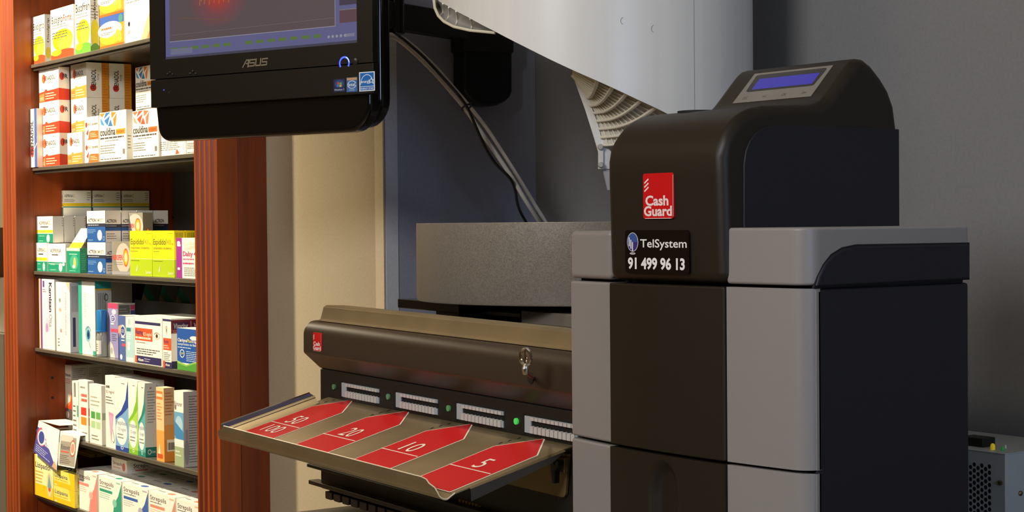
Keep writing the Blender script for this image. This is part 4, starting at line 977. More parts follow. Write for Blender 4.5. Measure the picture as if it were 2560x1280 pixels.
a3 = card('white and green carton without yellow band, beside the leftmost front carton', aspirina('ASPIRINA', False), 119, 164, 609, z, Y=1.184, ps=172, pb=676)
a2 = card('white, yellow and green carton standing on the leftmost pair of third shelf', aspirina(), 83, 132, 541, max(a1['z1'], a3['z1']), Y=1.184, ps=159, pb=604)
def asp_side(F, S, T):
    aspirina()(F, S, T); S.t('ASPIRINA', 0.05, 0.74, 0.11, TXT, w=0.3); S.t('C', 0.36, 0.74, 0.11, P('#c8ac1c'), w=0.06); S.lines(0.04, 0.55, 0.5, 0.68, 3, TXT); S.r(0, 0.39, 1, 0.51, P(YEL)); S.r(0, 0.34, 1, 0.375, P(TEAL))
x = a2['x0']
s1 = again(a2, 'shaded carton of the white, yellow and green kind, directly behind its upper twin', dy=a2['D']+0.001)
s2 = again(a2, 'shaded carton of the white, yellow and green kind, second behind its upper twin', dy=2*a2['D']+0.002)
low = max(a1['D'], 0.03)
r1 = again(a3, 'shaded white and green carton behind the front one, below the upper cartons', dy=a3['D']+0.001, dx=-0.03)
r1['o'].location.z = z+G1
for k, dy in enumerate((0.054, 0.105, 0.156, 0.207)):
    again(a1, ('white and green carton carrying the upper row, %s from front, third shelf' % ('second', 'third', 'fourth', 'fifth')[k]), dy=dy)
t1 = card('white carton with yellow stripe, frontmost of three high up on third shelf', asp_side, 132.5, 158, 477, a2['z1'], Y=1.236, ps=228, pb=541)
t2 = again(t1, 'white carton with yellow stripe, middle of three high up on third shelf', dy=t1['D']+0.004)
t3 = again(t1, 'white carton with yellow stripe, hindmost of three high up on third shelf', dy=2*t1['D']+0.008)
def greencard(F, S, T):
    F.r(0, 0, 1, 0.88, P(TEAL)); S.r(0, 0, 1, 1, P('#128a66')); S.lines(0.15, 0.1, 0.9, 0.8, 8, P('#4ab090')); F.e(0.55, 0.42, 0.32, 0.30, P('#3aa488')); F.e(0.60, 0.40, 0.10, 0.22, P('#d8b468')); F.e(0.52, 0.25, 0.09, 0.07, WH); F.lines(0.2, 0.70, 0.8, 0.8, 1, P('#a8d8c8')); F.lines(0.2, 0.05, 0.8, 0.1, 1, P('#a8d8c8')); F.r(0, 0.88, 1, 1, P('#e0dfc8'))
g_ = card('green carton with its white lid standing open, on the third shelf', greencard, 167, 200, 620, z, Y=1.180, ps=217, pb=678)
gx = hit(178, 618, 0, g_['x0']+0.004).y; gt = hit(205, 571, 1, g_['y0']+0.012).z
m = MB(); W = g_['W']; D = g_['D']; H = g_['H']; hl = gt-g_['z1']
bl_ = [(-W/2+0.006, -D/2+0.002, H), (W/2, -D/2+0.002, H), (W/2+0.006, -D/2+0.022, H+hl), (-W/2+0.018, -D/2+0.022, H+hl)]
b2_ = [(x_, y_+0.0006, z_) for x_, y_, z_ in bl_]
m.raw(bl_+b2_, [(0, 1, 2, 3), (7, 6, 5, 4), (0, 4, 5, 1), (1, 5, 6, 2), (2, 6, 7, 3), (3, 7, 4, 0)], WH)
f = Face(m, bl_[0], Vector(bl_[1])-Vector(bl_[0]), Vector(bl_[3])-Vector(bl_[0])); f.n = Vector((0, -1, 0.3)).normalized()
f.r(0, 0, 1, 0.28, P(YEL)); f.lines(0.25, 0.32, 0.8, 0.42, 1, GY)
m.build('lid', g_['o'], norm=False)
def actron(F, S, T):
    F.r(0, 0, 1, 0.49, P('#1c559c')); F.r(0, 0.49, 1, 0.60, P('#272c40')); F.t('ACTRON', 0.07, 0.65, 0.105, DK, w=0.42, bold=0.03); F.t('COMPUESTO', 0.50, 0.65, 0.10, GY, w=0.42); F.lines(0.05, 0.51, 0.95, 0.58, 1, P('#aab4cc')); F.e(0.70, 0.22, 0.13, 0.17, P('#dfe4ea')); F.lines(0.05, 0.28, 0.55, 0.42, 3, P('#7fa6d8')); F.lines(0.05, 0.04, 0.45, 0.09, 1, P('#9ab8e0')); F.ring(0.92, 0.12, 0.05, 0.07, 0.25, P('#9ab8e0'))
    S.t('ACTRON', 0.10, 0.62, 0.10, DK, w=0.62, bold=0.03); S.r(0, 0.46, 1, 0.57, P('#272c40')); S.r(0, 0.36, 1, 0.46, P('#1c559c')); S.lines(0.05, 0.48, 0.95, 0.55, 1, P('#aab4cc')); S.r(0, 0, 0.02, 1, P('#1c559c')); S.lines(0.1, 0.08, 0.9, 0.3, 3, GY)
c1 = card('white and blue carton with white tablet, lower of its pair on third shelf', actron, 218.5, 264, 606, z, ps=303, pb=684)
c2 = again(c1, 'white and blue carton with white tablet, upper of its pair on third shelf', dz=c1['H']+G1)
c2['o'].location.z = c1['z1']+G1
gsh = 'white and blue cartons in the shade deep on the third shelf'
dd = c1['D']+0.001
for k in range(3):
    q = again(c1, 'shaded white and blue carton, lower row, %s behind lit pair, third shelf' % ('first', 'second', 'third')[k], dy=dd*(k+1))
    q = again(c2, 'shaded white and blue carton, upper row, %s behind lit pair, third shelf' % ('first', 'second', 'third')[k], dy=dd*(k+1)); q['o'].location.z = c1['z1']+G1
def nurofen(F, S, T):
    F.e(0.62, 0.5, 0.40, 0.46, P('#b4afa8')); F.t('NUROFEN', 0.03, 0.44, 0.15, P('#c42a22'), w=0.55, bold=0.03); F.e(0.76, 0.52, 0.14, 0.28, P('#c8501c')); F.e(0.76, 0.52, 0.115, 0.23, P('#e8a01c')); F.e(0.76, 0.52, 0.07, 0.14, P('#f4e6a0')); F.lines(0.1, 0.28, 0.6, 0.40, 2, GY); F.r(0, 0, 1, 0.10, P('#8c8c94'))
    S.e(0.5, 0.35, 0.16, 0.09, P('#c8601c')); S.e(0.5, 0.35, 0.10, 0.055, P('#e8c04a')); S.lines(0.35, 0.12, 0.65, 0.22, 2, P('#9a4a2a'))
SLV = '#a29c92'
n1 = card('silver carton with red lettering and orange target, lower one, beside the yellow pair', nurofen, 280, 326, 604, z, Y=1.190, D=0.034, base=SLV, rough=0.3, metal=0.35, pb=686)
nb = card('silver carton hidden under the upper silver one on third shelf', nurofen, 300, 346, 600, z, Y=1.227, D=0.034, base=SLV, rough=0.3, metal=0.35, pb=686)
card('silver carton with red lettering and orange target, upper one behind the yellow pair', nurofen, 307, 357, 532, nb['z1'], Y=1.226, ps=382, base=SLV, rough=0.3, metal=0.35, pb=597)
def espi(F, S, T):
    F.r(0, 0, 1, 0.375, P('#a6bf14')); F.r(0, 0.375, 1, 0.385, P('#f3ee9a')); F.t('Espididol', 0.03, 0.70, 0.125, P('#5a6a1c'), w=0.60, shear=0.12, bold=0.02); F.t('400', 0.67, 0.70, 0.11, P('#b0a82a'), w=0.2); F.t('mg', 0.88, 0.70, 0.05, P('#b0a82a'), w=0.08); F.t('comprimidos recubiertos', 0.03, 0.60, 0.055, P('#8a8a2a'), w=0.85); F.lines(0.03, 0.53, 0.5, 0.57, 1, P('#8a8a2a')); F.p([(0.28, 0.12), (0.36, 0.26), (0.33, 0.13), (0.30, 0.09)], WH); F.t('Zambon', 0.70, 0.06, 0.06, P('#eef0c0'), w=0.25); F.lines(0.05, 0.32, 0.5, 0.36, 1, P('#7a8a1c')); F.lines(0.75, 0.93, 0.95, 0.96, 1, P('#b0a82a'))
    S.r(0, 0, 1, 0.375, P('#a6bf14')); 
    for k in range(7): S.r(0.15+0.1*k, 0.80, 0.19+0.1*k, 0.96, P('#7a6a1c'))
p1 = card('yellow and lime carton, left one of the bright pair on third shelf', espi, 325, 380.5, 577, z, Y=1.181, D=0.05, base='#f2dc12', pb=692)
p2 = card('yellow and lime carton, right one of the bright pair on third shelf', espi, 381.5, 436, 577, z, Y=1.181, ps=463, base='#f2dc12', pb=695)
again(p2, 'yellow and lime carton behind the bright pair, by the right post', dy=p2['D']+0.001)
def dalsy(F, S, T):
    F.r(0, 0, 0.24, 1, P('#9a2f92')); F.t('a', 0.04, 0.80, 0.17, P('#f0dcee'), w=0.15, bold=0.05)
    for k in range(6): F.p([(0.34, 0.86-0.035*k), (1, 0.93-0.03*k), (1, 0.915-0.03*k), (0.34, 0.855-0.035*k)], P(('#f0c8a0', '#eeb890', '#f2d8b8')[k % 3]))
    F.t('Dalsy 400', 0.28, 0.55, 0.12, P('#c8407a'), w=0.7, bold=0.02); F.lines(0.28, 0.45, 0.95, 0.50, 1, P('#c86a9a'), 0.6); F.lines(0.28, 0.34, 0.98, 0.40, 1, P('#c8407a'), 0.6); F.lines(0.32, 0.05, 0.95, 0.28, 5, GY); F.r(0.06, 0.2, 0.16, 0.26, WH)
card('white carton with purple stripe against the right post on third shelf', dalsy, 440.5, 503, 595, z, Y=1.178, D=0.03, pb=698)

# --- fourth shelf
z = ZS[3]
def kami(F, S, T):
    F.r(0, 0, 0.10, 1, P('#d8b898')); F.r(0.10, 0, 0.20, 1, P('#6a2f86')); F.e(0.52, 0.32, 0.16, 0.13, P('#cfc0d8')); F.e(0.5, 0.30, 0.08, 0.07, P('#a890c0')); F.e(0.62, 0.15, 0.3, 0.10, P('#e4dce6')); F.t('Kamisan', 0.66, 0.95, 0.18, P('#3a2a4a'), w=0.42, rot=-90, bold=0.03); F.t('Olta', 0.66, 0.50, 0.17, P('#8a86a0'), w=0.18, rot=-90); F.r(0.26, 0.88, 0.36, 0.97, P('#5a3a86')); F.lines(0.25, 0.80, 0.5, 0.86, 2, GY)
card('tall white carton with purple edge, at the left end of the fourth shelf', kami, 98, 136.5, 697, z, D=0.16, base='#ebe8e4', pb=860)
def toal(F, S, T):
    F.t('toallitas oftálmicas', 0.66, 0.86, 0.10, P('#b07a80'), w=0.62, rot=-90); F.p([(0.70, 1), (1, 1), (1, 0.86)], P('#eab8a0')); F.e(0.28, 0.74, 0.07, 0.03, P('#8a8a94'), 10); F.e(0.30, 0.60, 0.10, 0.03, P('#d8a8a0'), 10); F.e(0.34, 0.30, 0.08, 0.03, P('#b89098'), 10); F.lines(0.1, 0.06, 0.3, 0.2, 3, GY); F.line([(0.5, 0.12), (0.5, 0.8)], 0.003, P('#d8b0a8'))
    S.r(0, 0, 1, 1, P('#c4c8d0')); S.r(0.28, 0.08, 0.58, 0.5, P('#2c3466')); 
    for k in range(6): S.r(0.2+0.12*k, 0.58, 0.24+0.12*k, 0.95, P('#6a6e7a'))
card('tall white carton with faint pink writing, second on the fourth shelf', toal, 140.5, 175, 706, z, Y=1.180, ps=199, pb=868)
def tealbox(F, S, T):
    F.r(0, 0, 0.21, 1, P('#2aa08c')); F.e(0.56, 0.27, 0.16, 0.10, P('#7fb8c8')); F.e(0.58, 0.27, 0.09, 0.065, P('#1c5a8c')); F.e(0.58, 0.27, 0.045, 0.03, P('#12233f')); F.ring(0.57, 0.27, 0.19, 0.115, 0.12, P('#3a6a8a'), 25, 150); F.line([(0.62, 0.17), (0.70, 0.10)], 0.012, P('#3a6a8a')); F.lines(0.35, 0.5, 0.5, 0.85, 14, P('#b8c4c8'), 0.3); F.p([(0.3, 0.85), (0.95, 0.97), (0.95, 0.80)], P('#f8f6ee')); F.r(0.85, 0, 1, 0.06, P('#2aa08c'))
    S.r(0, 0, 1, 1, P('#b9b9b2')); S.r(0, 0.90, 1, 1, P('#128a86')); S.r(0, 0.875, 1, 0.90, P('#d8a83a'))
    for k in range(5): S.r(0.22+0.10*k, 0.40, 0.26+0.10*k, 0.84, P('#6f6e6c'))
    S.ring(0.68, 0.78, 0.12, 0.05, 0.3, P('#4a4a4a'))
card('tall white carton with teal edge and blue eye, third on the fourth shelf', tealbox, 196.5, 238, 701, z, Y=1.188, ps=279, pb=876)
# spray bottle
q = hit(254, 830, 1, 1.186*KS); rb = 0.0098
zc_ = hit(254, 829, 1, 1.186*KS).z; zt_ = hit(254, 775, 1, 1.186*KS).z
o = empty('spray_bottle', (q.x, 1.1865*KS, z), 'small clear spray bottle with bright blue cap on the fourth shelf', 'spray bottle')
m = MB(); H = zc_-z; m.lathe([(rb*0.85, 0.0004), (rb, 0.002), (rb, H*0.80), (rb*0.88, H*0.93), (rb*0.80, H-0.0005)], (0, 0, 0), mat('#cfd6d4', 0.08, trans=0.65), 24)
rws = [[((rb+0.0003)*math.cos(math.radians(a)), (rb+0.0003)*math.sin(math.radians(a)), zz) for a in range(-150, -20, 10)] for zz in (H*0.12, H*0.66)]
m.grid(rws, P('#d6d8d2'))
for k, zz in enumerate((0.25, 0.34, 0.42, 0.5)):
    rws = [[((rb+0.0005)*math.cos(math.radians(a)), (rb+0.0005)*math.sin(math.radians(a)), v) for a in range(-140, -60, 10)] for v in (H*zz, H*(zz+0.03))]; m.grid(rws, P('#8a8e92'))
m.build('bottle', o, norm=False)
m = MB(); m.lathe([(rb*1.06, H), (rb*1.06, H+0.0016), (rb*0.96, H+0.002), (rb*0.96, zt_-z-0.002), (rb*0.88, zt_-z), (0.0005, zt_-z+0.0002)], (0, 0, 0), mat('#1576bb', 0.35), 24); m.build('cap', o)
def blister(F, S, T):
    F.r(0, 0, 1, 1, P('#8c88b8')); F.r(0, 0.90, 1, 1, P('#b8406a')); F.e(0.5, 0.72, 0.26, 0.07, P('#d8d6e8')); F.e(0.5, 0.72, 0.21, 0.055, P('#6a6aa8')); F.lines(0.36, 0.69, 0.66, 0.75, 2, WH); F.e(0.62, 0.84, 0.22, 0.05, P('#c8c6dc')); F.lines(0.30, 0.60, 0.8, 0.64, 1, WH, 0.7); F.r(0.28, 0.47, 1, 0.53, P('#c8486a')); F.lines(0.4, 0.3, 0.95, 0.44, 4, P('#5a5a7a')); F.p([(0, 0), (0.7, 0), (0.5, 0.22), (0.2, 0.30), (0, 0.2)], P('#c4c4c4')); F.e(0.36, 0.12, 0.12, 0.06, P('#a0a09a'))
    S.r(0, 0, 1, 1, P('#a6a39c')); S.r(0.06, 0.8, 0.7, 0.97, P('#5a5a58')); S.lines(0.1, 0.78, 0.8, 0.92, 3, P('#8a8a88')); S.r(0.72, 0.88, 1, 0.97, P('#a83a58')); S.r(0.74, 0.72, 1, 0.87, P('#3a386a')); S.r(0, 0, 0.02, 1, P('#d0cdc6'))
card('purple carton with pink top in a clear sleeve, behind the blue-capped bottle', blister, 270, 295, 758, z, Y=1.196, ps=338, base='#b4b0a8', rough=0.2, pb=893)
def smallblue(F, S, T):
    F.r(0, 0, 1, 1, P('#4a62a0')); F.e(0.62, 0.66, 0.36, 0.14, P('#c8cede')); F.e(0.62, 0.66, 0.28, 0.10, P('#3a4a8c')); F.p([(0, 0.75), (0, 0.45), (0.45, 0.8)], P('#e8a080')); F.lines(0.42, 0.62, 0.84, 0.70, 2, WH); F.lines(0.4, 0.42, 1, 0.55, 2, WH); F.r(0.5, 0.32, 1, 0.38, P('#d84a5a')); F.e(0.38, 0.08, 0.16, 0.06, WH); F.r(0, 0, 0.08, 0.6, P('#26346a'))
card('small blue carton with white oval badge, right of the clear sleeve', smallblue, 296, 314, 789, z, Y=1.180, D=0.03, pb=898)
def ltblue(F, S, T):
    F.r(0, 0, 1, 0.78, P('#a8ccd2')); F.e(0.4, 0.90, 0.2, 0.07, P('#b8c4c8')); F.r(0.05, 0.68, 0.6, 0.76, P('#3a7a8a')); F.lines(0.1, 0.5, 0.8, 0.64, 3, P('#e8f2f4')); F.e(0.35, 0.40, 0.16, 0.05, P('#dceaee')); F.e(0.35, 0.30, 0.16, 0.05, P('#dceaee')); F.r(0, 0, 1, 0.10, P('#d8e6e4'))
card('pale blue carton, narrow, beside the big white eye carton', ltblue, 315.5, 335, 793, z, Y=1.178, D=0.06, pb=904)
def eye(F, u, v, r):
    F.e(u, v, r*1.5, r, P('#e6c8b4')); F.e(u, v, r*1.1, r*0.6, P('#f3ece4')); F.e(u, v, r*0.55, r*0.55, P('#4a4640')); F.e(u, v, r*0.25, r*0.25, DK); F.ring(u, v, r*1.5, r*0.95, 0.14, P('#7a6450'), 25, 155)
def vis(F, S, T):
    F.r(0.02, 0.83, 0.95, 0.89, P('#2d2a5c')); F.r(0.02, 0.49, 0.66, 0.75, P('#d0522c')); F.t('Vispring', 0.03, 0.62, 0.09, P('#2d2a5c'), w=0.28, bold=0.03); F.t('0,5 mg/ml', 0.33, 0.60, 0.07, P('#f2d8c4'), w=0.30); F.lines(0.04, 0.51, 0.62, 0.58, 1, P('#f2d8c4'), 0.6, 0.05); eye(F, 0.82, 0.62, 0.075); F.lines(0.08, 0.43, 0.4, 0.47, 1, GY); F.lines(0.08, 0.20, 0.95, 0.34, 3, TXT); F.r(0.02, 0.02, 0.97, 0.17, P('#2d2a5c')); F.r(0.02, 0.02, 0.09, 0.17, P('#d85a2a')); F.t('Alcon', 0.13, 0.06, 0.06, WH, w=0.2, bold=0.02); F.lines(0.36, 0.05, 0.62, 0.14, 2, P('#b8b4d0'))
card('large white carton with navy bands, orange panel and an eye, fourth shelf front', vis, 336.5, 405, 792, z, Y=1.176, D=0.09, pb=910)
def vis2(F, S, T):
    F.r(0, 0.94, 1, 0.985, P('#2d2a5c')); eye(F, 0.45, 0.76, 0.09); F.r(0.05, 0.36, 1, 0.60, P('#d0522c')); F.t('Vispring', 0.1, 0.50, 0.07, P('#2d2a5c'), w=0.6); F.lines(0.1, 0.38, 0.9, 0.47, 2, P('#f2d8c4')); F.lines(0.1, 0.14, 0.9, 0.32, 5, GY); F.r(0, 0, 1, 0.12, P('#2d2a5c')); F.r(0, 0, 0.22, 0.14, P('#d85a2a')); F.t('Alcon', 0.3, 0.04, 0.05, WH, w=0.5)
    S.r(0, 0.70, 1, 0.97, P('#7a1f2c')); S.r(0.1, 0.79, 0.9, 0.93, P('#4a2244')); S.t('Vispring', 0.12, 0.80, 0.10, P('#c8c4d8'), w=0.74, bold=0.03, shear=0.1); S.lines(0.1, 0.70, 0.8, 0.77, 2, P('#d88a6a')); S.r(0, 0, 1, 0.14, P('#23204a'))
v2_ = card('white and navy carton with an eye and dark red flank, by the right post', vis2, 407.5, 428, 796, z, Y=1.176, ps=477, pb=918)
again(v2_, 'dark red flanked carton directly behind its twin with the eye, by the right post', dy=v2_['D']+0.001)
def clar(F, S, T):
    F.r(0, 0.18, 1, 1, P('#1c55a8')); F.p([(0, 0), (1, 0), (1, 0.16), (0.7, 0.24), (0.35, 0.14), (0, 0.22)], P('#4f9a3c')); F.p([(0, 0.16), (0.35, 0.10), (0.7, 0.20), (1, 0.12), (1, 0.16), (0.7, 0.24), (0.35, 0.14), (0, 0.22)], P('#8cc05a')); F.e(0.66, 0.79, 0.16, 0.05, WH); F.t('Clarityne', 0.03, 0.68, 0.08, WH, w=0.36); F.t('Plus', 0.40, 0.68, 0.08, P('#e8d84a'), w=0.15); F.t('10 mg/240 mg', 0.57, 0.68, 0.07, WH, w=0.4); F.t('comprimidos de liberación', 0.03, 0.60, 0.055, P('#d4e0f0'), w=0.9); F.lines(0.03, 0.52, 0.8, 0.57, 1, P('#d4e0f0')); F.ring(0.20, 0.40, 0.09, 0.10, 0.2, WH); F.t('24', 0.15, 0.38, 0.05, P('#e8d84a'), w=0.1); F.lines(0.36, 0.22, 0.98, 0.48, 6, P('#c4d4ea'))
card('blue carton with green hills at its foot, against the right post on fourth shelf', clar, 443, 508, 823, z, Y=1.160+0.016, D=0.03, pb=932)
bpy.context.view_layer.update()
# clear divider rack and leaning cartons at the back
rk = empty('divider_rack', (0, 0, 0), 'clear acrylic divider rack at the back of the fourth shelf, dark inside', 'rack')
ya, yb = 1.330*KS, 1.345*KS
ra, rb_ = hit(336, 770, 1, ya).x, hit(520, 770, 1, ya).x; zt_ = hit(420, 755, 1, ya).z-z
rk.location = ((ra+rb_)/2, ya, z)
CL = mat('#5a5b60', 0.12, trans=0.5); rb_ = min(rb_, xR1-0.022); W = rb_-ra; rk.location.x = (ra+rb_)/2
m = MB(); m.box(-W/2, 0.0, 0.0004, W/2, 0.0015, zt_, CL); m.build('front_wall', rk, 0.0004, 1)
for px in (357, 376, 413, 449, 485):
    x_ = hit(px, 770, 1, ya).x-rk.location.x; m = MB(); m.box(x_, 0.0017, 0.0004, x_+0.0012, 0.022, zt_-0.004, mat('#b8b4ac', 0.2)); m.build('divider', rk)
def leanbox(F, S, T):
    F.r(0, 0.80, 1, 1, P('#128a7c')); F.r(0, 0.76, 1, 0.80, P('#d0a03a')); F.lines(0.2, 0.2, 0.8, 0.7, 6, GY)
for i, px in enumerate((378, 418, 458)):
    c_ = hit(px, 728, 1, 1.375*KS)
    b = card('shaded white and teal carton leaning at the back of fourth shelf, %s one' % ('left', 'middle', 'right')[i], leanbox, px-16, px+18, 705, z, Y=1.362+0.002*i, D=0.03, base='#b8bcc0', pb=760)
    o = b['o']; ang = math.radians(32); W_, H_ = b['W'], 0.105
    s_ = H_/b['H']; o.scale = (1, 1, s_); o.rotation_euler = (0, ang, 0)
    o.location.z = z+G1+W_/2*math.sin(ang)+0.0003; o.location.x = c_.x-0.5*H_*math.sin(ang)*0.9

# --- fifth shelf
z = ZS[4]
yh = hit(131, 1056, 2, z).y/KS
def rhin(F, S, T):
    F.p([(0, 0), (0.32, 0), (0.32, 0.55), (0, 0.62)], P('#2f4f94')); F.p([(0.32, 0.30), (1, 0.30), (1, 0.62), (0.72, 0.42), (0.45, 0.36)], P('#e8703a')); F.p([(0.45, 0.30), (1, 0.30), (1, 0.50), (0.75, 0.38)], P('#d8432a')); F.r(0.32, 0, 1, 0.30, P('#6a5a58')); F.t('Rhinovin', 0.05, 0.78, 0.05, DK, w=0.8, bold=0.02); F.lines(0.05, 0.66, 0.9, 0.75, 3, P('#c86a5a')); F.e(0.12, 0.25, 0.1, 0.08, P('#8ab0d8')); F.lines(0.02, 0.03, 0.3, 0.2, 4, P('#b8cce8'))
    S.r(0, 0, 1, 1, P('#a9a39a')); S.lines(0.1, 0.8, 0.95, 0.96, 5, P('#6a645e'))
    T.e(0.5, 0.5, 0.3, 0.35, P('#2f4f94'))
h1 = card('tall carton with dark blue foot and orange flame, left end of fifth shelf', rhin, 130.5, 158, 909, z, Y=yh, ps=196, base='#dcd4c8', pb=1056)
def rhin2(F, S, T):
    F.p([(0, 0.30), (1, 0.30), (1, 0.62), (0.72, 0.42), (0.2, 0.36)], P('#e8703a')); F.p([(0.2, 0.30), (1, 0.30), (1, 0.50), (0.75, 0.38)], P('#d8432a')); F.r(0, 0, 1, 0.30, P('#5a5250')); F.t('Rhinovin', 0.05, 0.82, 0.05, DK, w=0.8, bold=0.02); F.lines(0.05, 0.70, 0.9, 0.79, 3, P('#c86a5a')); F.e(0.3, 0.2, 0.25, 0.06, P('#b8a8a0'))
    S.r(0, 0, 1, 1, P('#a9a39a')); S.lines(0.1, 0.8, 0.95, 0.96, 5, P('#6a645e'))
h2 = card('tall carton with orange flame and grey foot, second on fifth shelf', rhin2, 160, 179.5, 913, z, Y=yh-0.006, ps=218, base='#dcd4c8', pb=1060)
for k in range(3):
    again(h2, 'grey-flanked tall carton in shade, %s behind the orange-flame one' % ('first', 'second', 'third')[k], dy=(h2['D']+0.001)*(k+1))
def sq(c1_, c2_, lead=''):
    def d(F, S, T):
        if lead == 'bar':
            F.r(0.25, 0.72, 0.32, 0.97, DK); F.r(0.40, 0.72, 0.55, 0.97, DK); F.r(0.75, 0.38, 0.98, 0.58, P('#4a9a8a')); F.lines(0.1, 0.1, 0.7, 0.6, 6, GY); return
        F.lines(0.15, 0.84, 0.85, 0.92, 1, GY); F.lines(0.25, 0.63, 0.9, 0.79, 2, P(c1_), 0.6, 0.1); F.r(0.22, 0.42, 0.82, 0.55, P(c1_)); F.r(0.22, 0.26, 0.82, 0.39, P(c2_)); F.lines(0.3, 0.04, 0.9, 0.16, 2, GY)
        S.r(0.1, 0.42, 0.9, 0.55, P(c1_)); S.r(0.1, 0.26, 0.9, 0.39, P(c2_))
    return d
card('narrow white carton with black bars, before the orange-flame cartons', sq('#c8322a', '#e88a2a', 'bar'), 181, 196, 953, z, Y=1.184, D=0.03, pb=1076)
card('white carton with red and orange squares, fifth shelf', sq('#d83a2a', '#ec8a2a'), 197.5, 220, 951, z, Y=1.182, ps=227, pb=1083)
def gsq(F, S, T):
    F.r(0.12, 0.42, 0.46, 0.54, P('#4a9a4a')); F.r(0.54, 0.42, 0.90, 0.54, P('#6aaa5a')); F.r(0.12, 0.26, 0.46, 0.38, P('#a8cc98')); F.r(0.54, 0.26, 0.90, 0.38, P('#b4d0a4')); F.lines(0.1, 0.62, 0.9, 0.82, 3, P('#a0a89a')); F.lines(0.15, 0.05, 0.9, 0.16, 2, GY); S.r(0.1, 0.42, 0.9, 0.54, P('#a8b8a0'))
card('white carton with four green squares, fifth shelf', gsq, 224, 254, 962, z, Y=1.181, ps=263, pb=1094)
def nose(F, S, T):
    F.lines(0.05, 0.82, 0.7, 0.87, 1, DK, 0.7); F.t('0,5 mg/ml', 0.05, 0.76, 0.04, DK, w=0.85); F.lines(0.05, 0.60, 0.9, 0.72, 3, TXT); F.p([(0.32, 0.50), (0.82, 0.48), (0.55, 0.06)], P('#d88ab8')); F.p([(0.40, 0.46), (0.72, 0.45), (0.55, 0.12)], P('#e4a8c8')); F.line([(0.72, 0.26), (0.92, 0.12), (0.82, 0.08), (0.70, 0.10)], 0.01, TXT)
card('white carton with pink triangle and nose outline, fifth shelf', nose, 264, 288, 940, z, Y=1.180, D=0.05, pb=1100)
def respi(c1_, c2_):
    def d(F, S, T):
        F.p([(1, 0.98), (1, 0.30), (0, 0.30), (0, 0.46), (0.45, 0.56), (0.80, 0.72), (0.92, 0.9)], P(c1_)); F.p([(1, 0.62), (1, 0.0), (0, 0.0), (0, 0.42), (0.5, 0.50), (0.85, 0.58)], P(c2_)); F.e(0.46, 0.27, 0.44, 0.19, P('#e9ecec')); F.t('respibien', 0.08, 0.36, 0.06, P('#7a8a9a'), w=0.8); F.t('0,5 mg/ml', 0.2, 0.28, 0.045, P('#8a96a4'), w=0.6); F.lines(0.15, 0.16, 0.85, 0.25, 2, GY); F.r(0, 0, 1, 0.06, P(c1_)); F.ring(0.5, 0.045, 0.10, 0.022, 0.3, WH); F.lines(0.5, 0.92, 0.8, 0.95, 1, GY)
        S.r(0, 0, 1, 0.13, P(c1_)); S.r(0, 0.13, 1, 0.14, WH); S.ring(0.35, 0.065, 0.16, 0.035, 0.3, WH); S.t('Cinfa', 0.55, 0.05, 0.03, WH, w=0.35); S.lines(0.2, 0.45, 0.95, 0.9, 12, P('#8a9aa0')); S.e(0.5, 0.93, 0.1, 0.01, GY, 8)
    return d
card('white carton with dark blue swoosh, leftmost of the three swoosh cartons', respi('#26469c', '#7aa8d8'), 288.5, 320.5, 947, z, Y=1.179, D=0.05, pb=1106)
card('white carton with lime green swoosh, middle of the three swoosh cartons', respi('#7ab82c', '#a4d058'), 321.5, 344.5, 952, z, Y=1.179, D=0.05, pb=1114)
card('white carton with teal swoosh, rightmost of the three swoosh cartons', respi('#1f8478', '#5aa8a8'), 345.5, 363, 957, z, Y=1.179, ps=391, base='#e4e2da', pb=1121)
def orange(F, S, T):
    F.r(0, 0, 1, 1, P('#ecc494')); F.r(0, 0, 1, 0.42, P('#e8a050')); F.r(0, 0.84, 0.85, 0.95, P('#e87a3a')); F.lines(0.06, 0.86, 0.8, 0.93, 1, P('#f6dcb8'), 0.6, 0.05); F.lines(0.1, 0.55, 0.8, 0.8, 6, P('#d88a5a')); F.r(0.1, 0.04, 0.8, 0.10, P('#c8542a')); F.p([(0.2, 0.1), (0.5, 0.1), (0.4, 0.25)], P('#f6e8d8'))
    S.r(0, 0, 1, 1, P('#dcb284')); S.r(0, 0, 1, 0.30, P('#e08a2c')); S.r(0, 0.30, 1, 0.5, P('#e09a4c')); S.r(0.25, 0.14, 1, 0.30, P('#efe6d4'))
    for k in range(9): S.r(0.32+0.07*k, 0.16, 0.35+0.07*k+0.015*(k % 3), 0.26, DK)
    S.lines(0.1, 0.62, 0.95, 0.95, 8, P('#b8744a'))
card('orange carton with barcode on its flank, fifth shelf', orange, 391, 410, 969, z, Y=1.178, ps=437, base='#ecd8b8', pb=1131)
def rhinomer(F, S, T):
    F.t('Rhinomer', 0.02, 0.80, 0.06, P('#5a5c5a'), w=0.85); F.r(0.0, 0.35, 1, 0.72, P('#6aa4cc')); F.e(0.5, 0.55, 0.4, 0.12, P('#a8cce0')); F.p([(0, 0.40), (1, 0.28), (1, 0.46), (0, 0.60)], P('#3f86bc')); F.r(0, 0.28, 1, 0.36, P('#e4ebe8')); F.r(0, 0, 1, 0.26, P('#9fb08a')); F.e(0.14, 0.78, 0.1, 0.035, GY); F.lines(0.1, 0.12, 0.8, 0.22, 2, P('#e0e8d8'))
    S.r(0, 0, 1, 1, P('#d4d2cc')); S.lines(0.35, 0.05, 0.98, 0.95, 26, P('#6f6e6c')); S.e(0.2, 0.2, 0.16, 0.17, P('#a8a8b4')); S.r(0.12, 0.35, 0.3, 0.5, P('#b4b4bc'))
card('white and blue carton with water drop, against the right post on fifth shelf', rhinomer, 436, 459, 978, z, Y=1.177, ps=497, pb=1152)
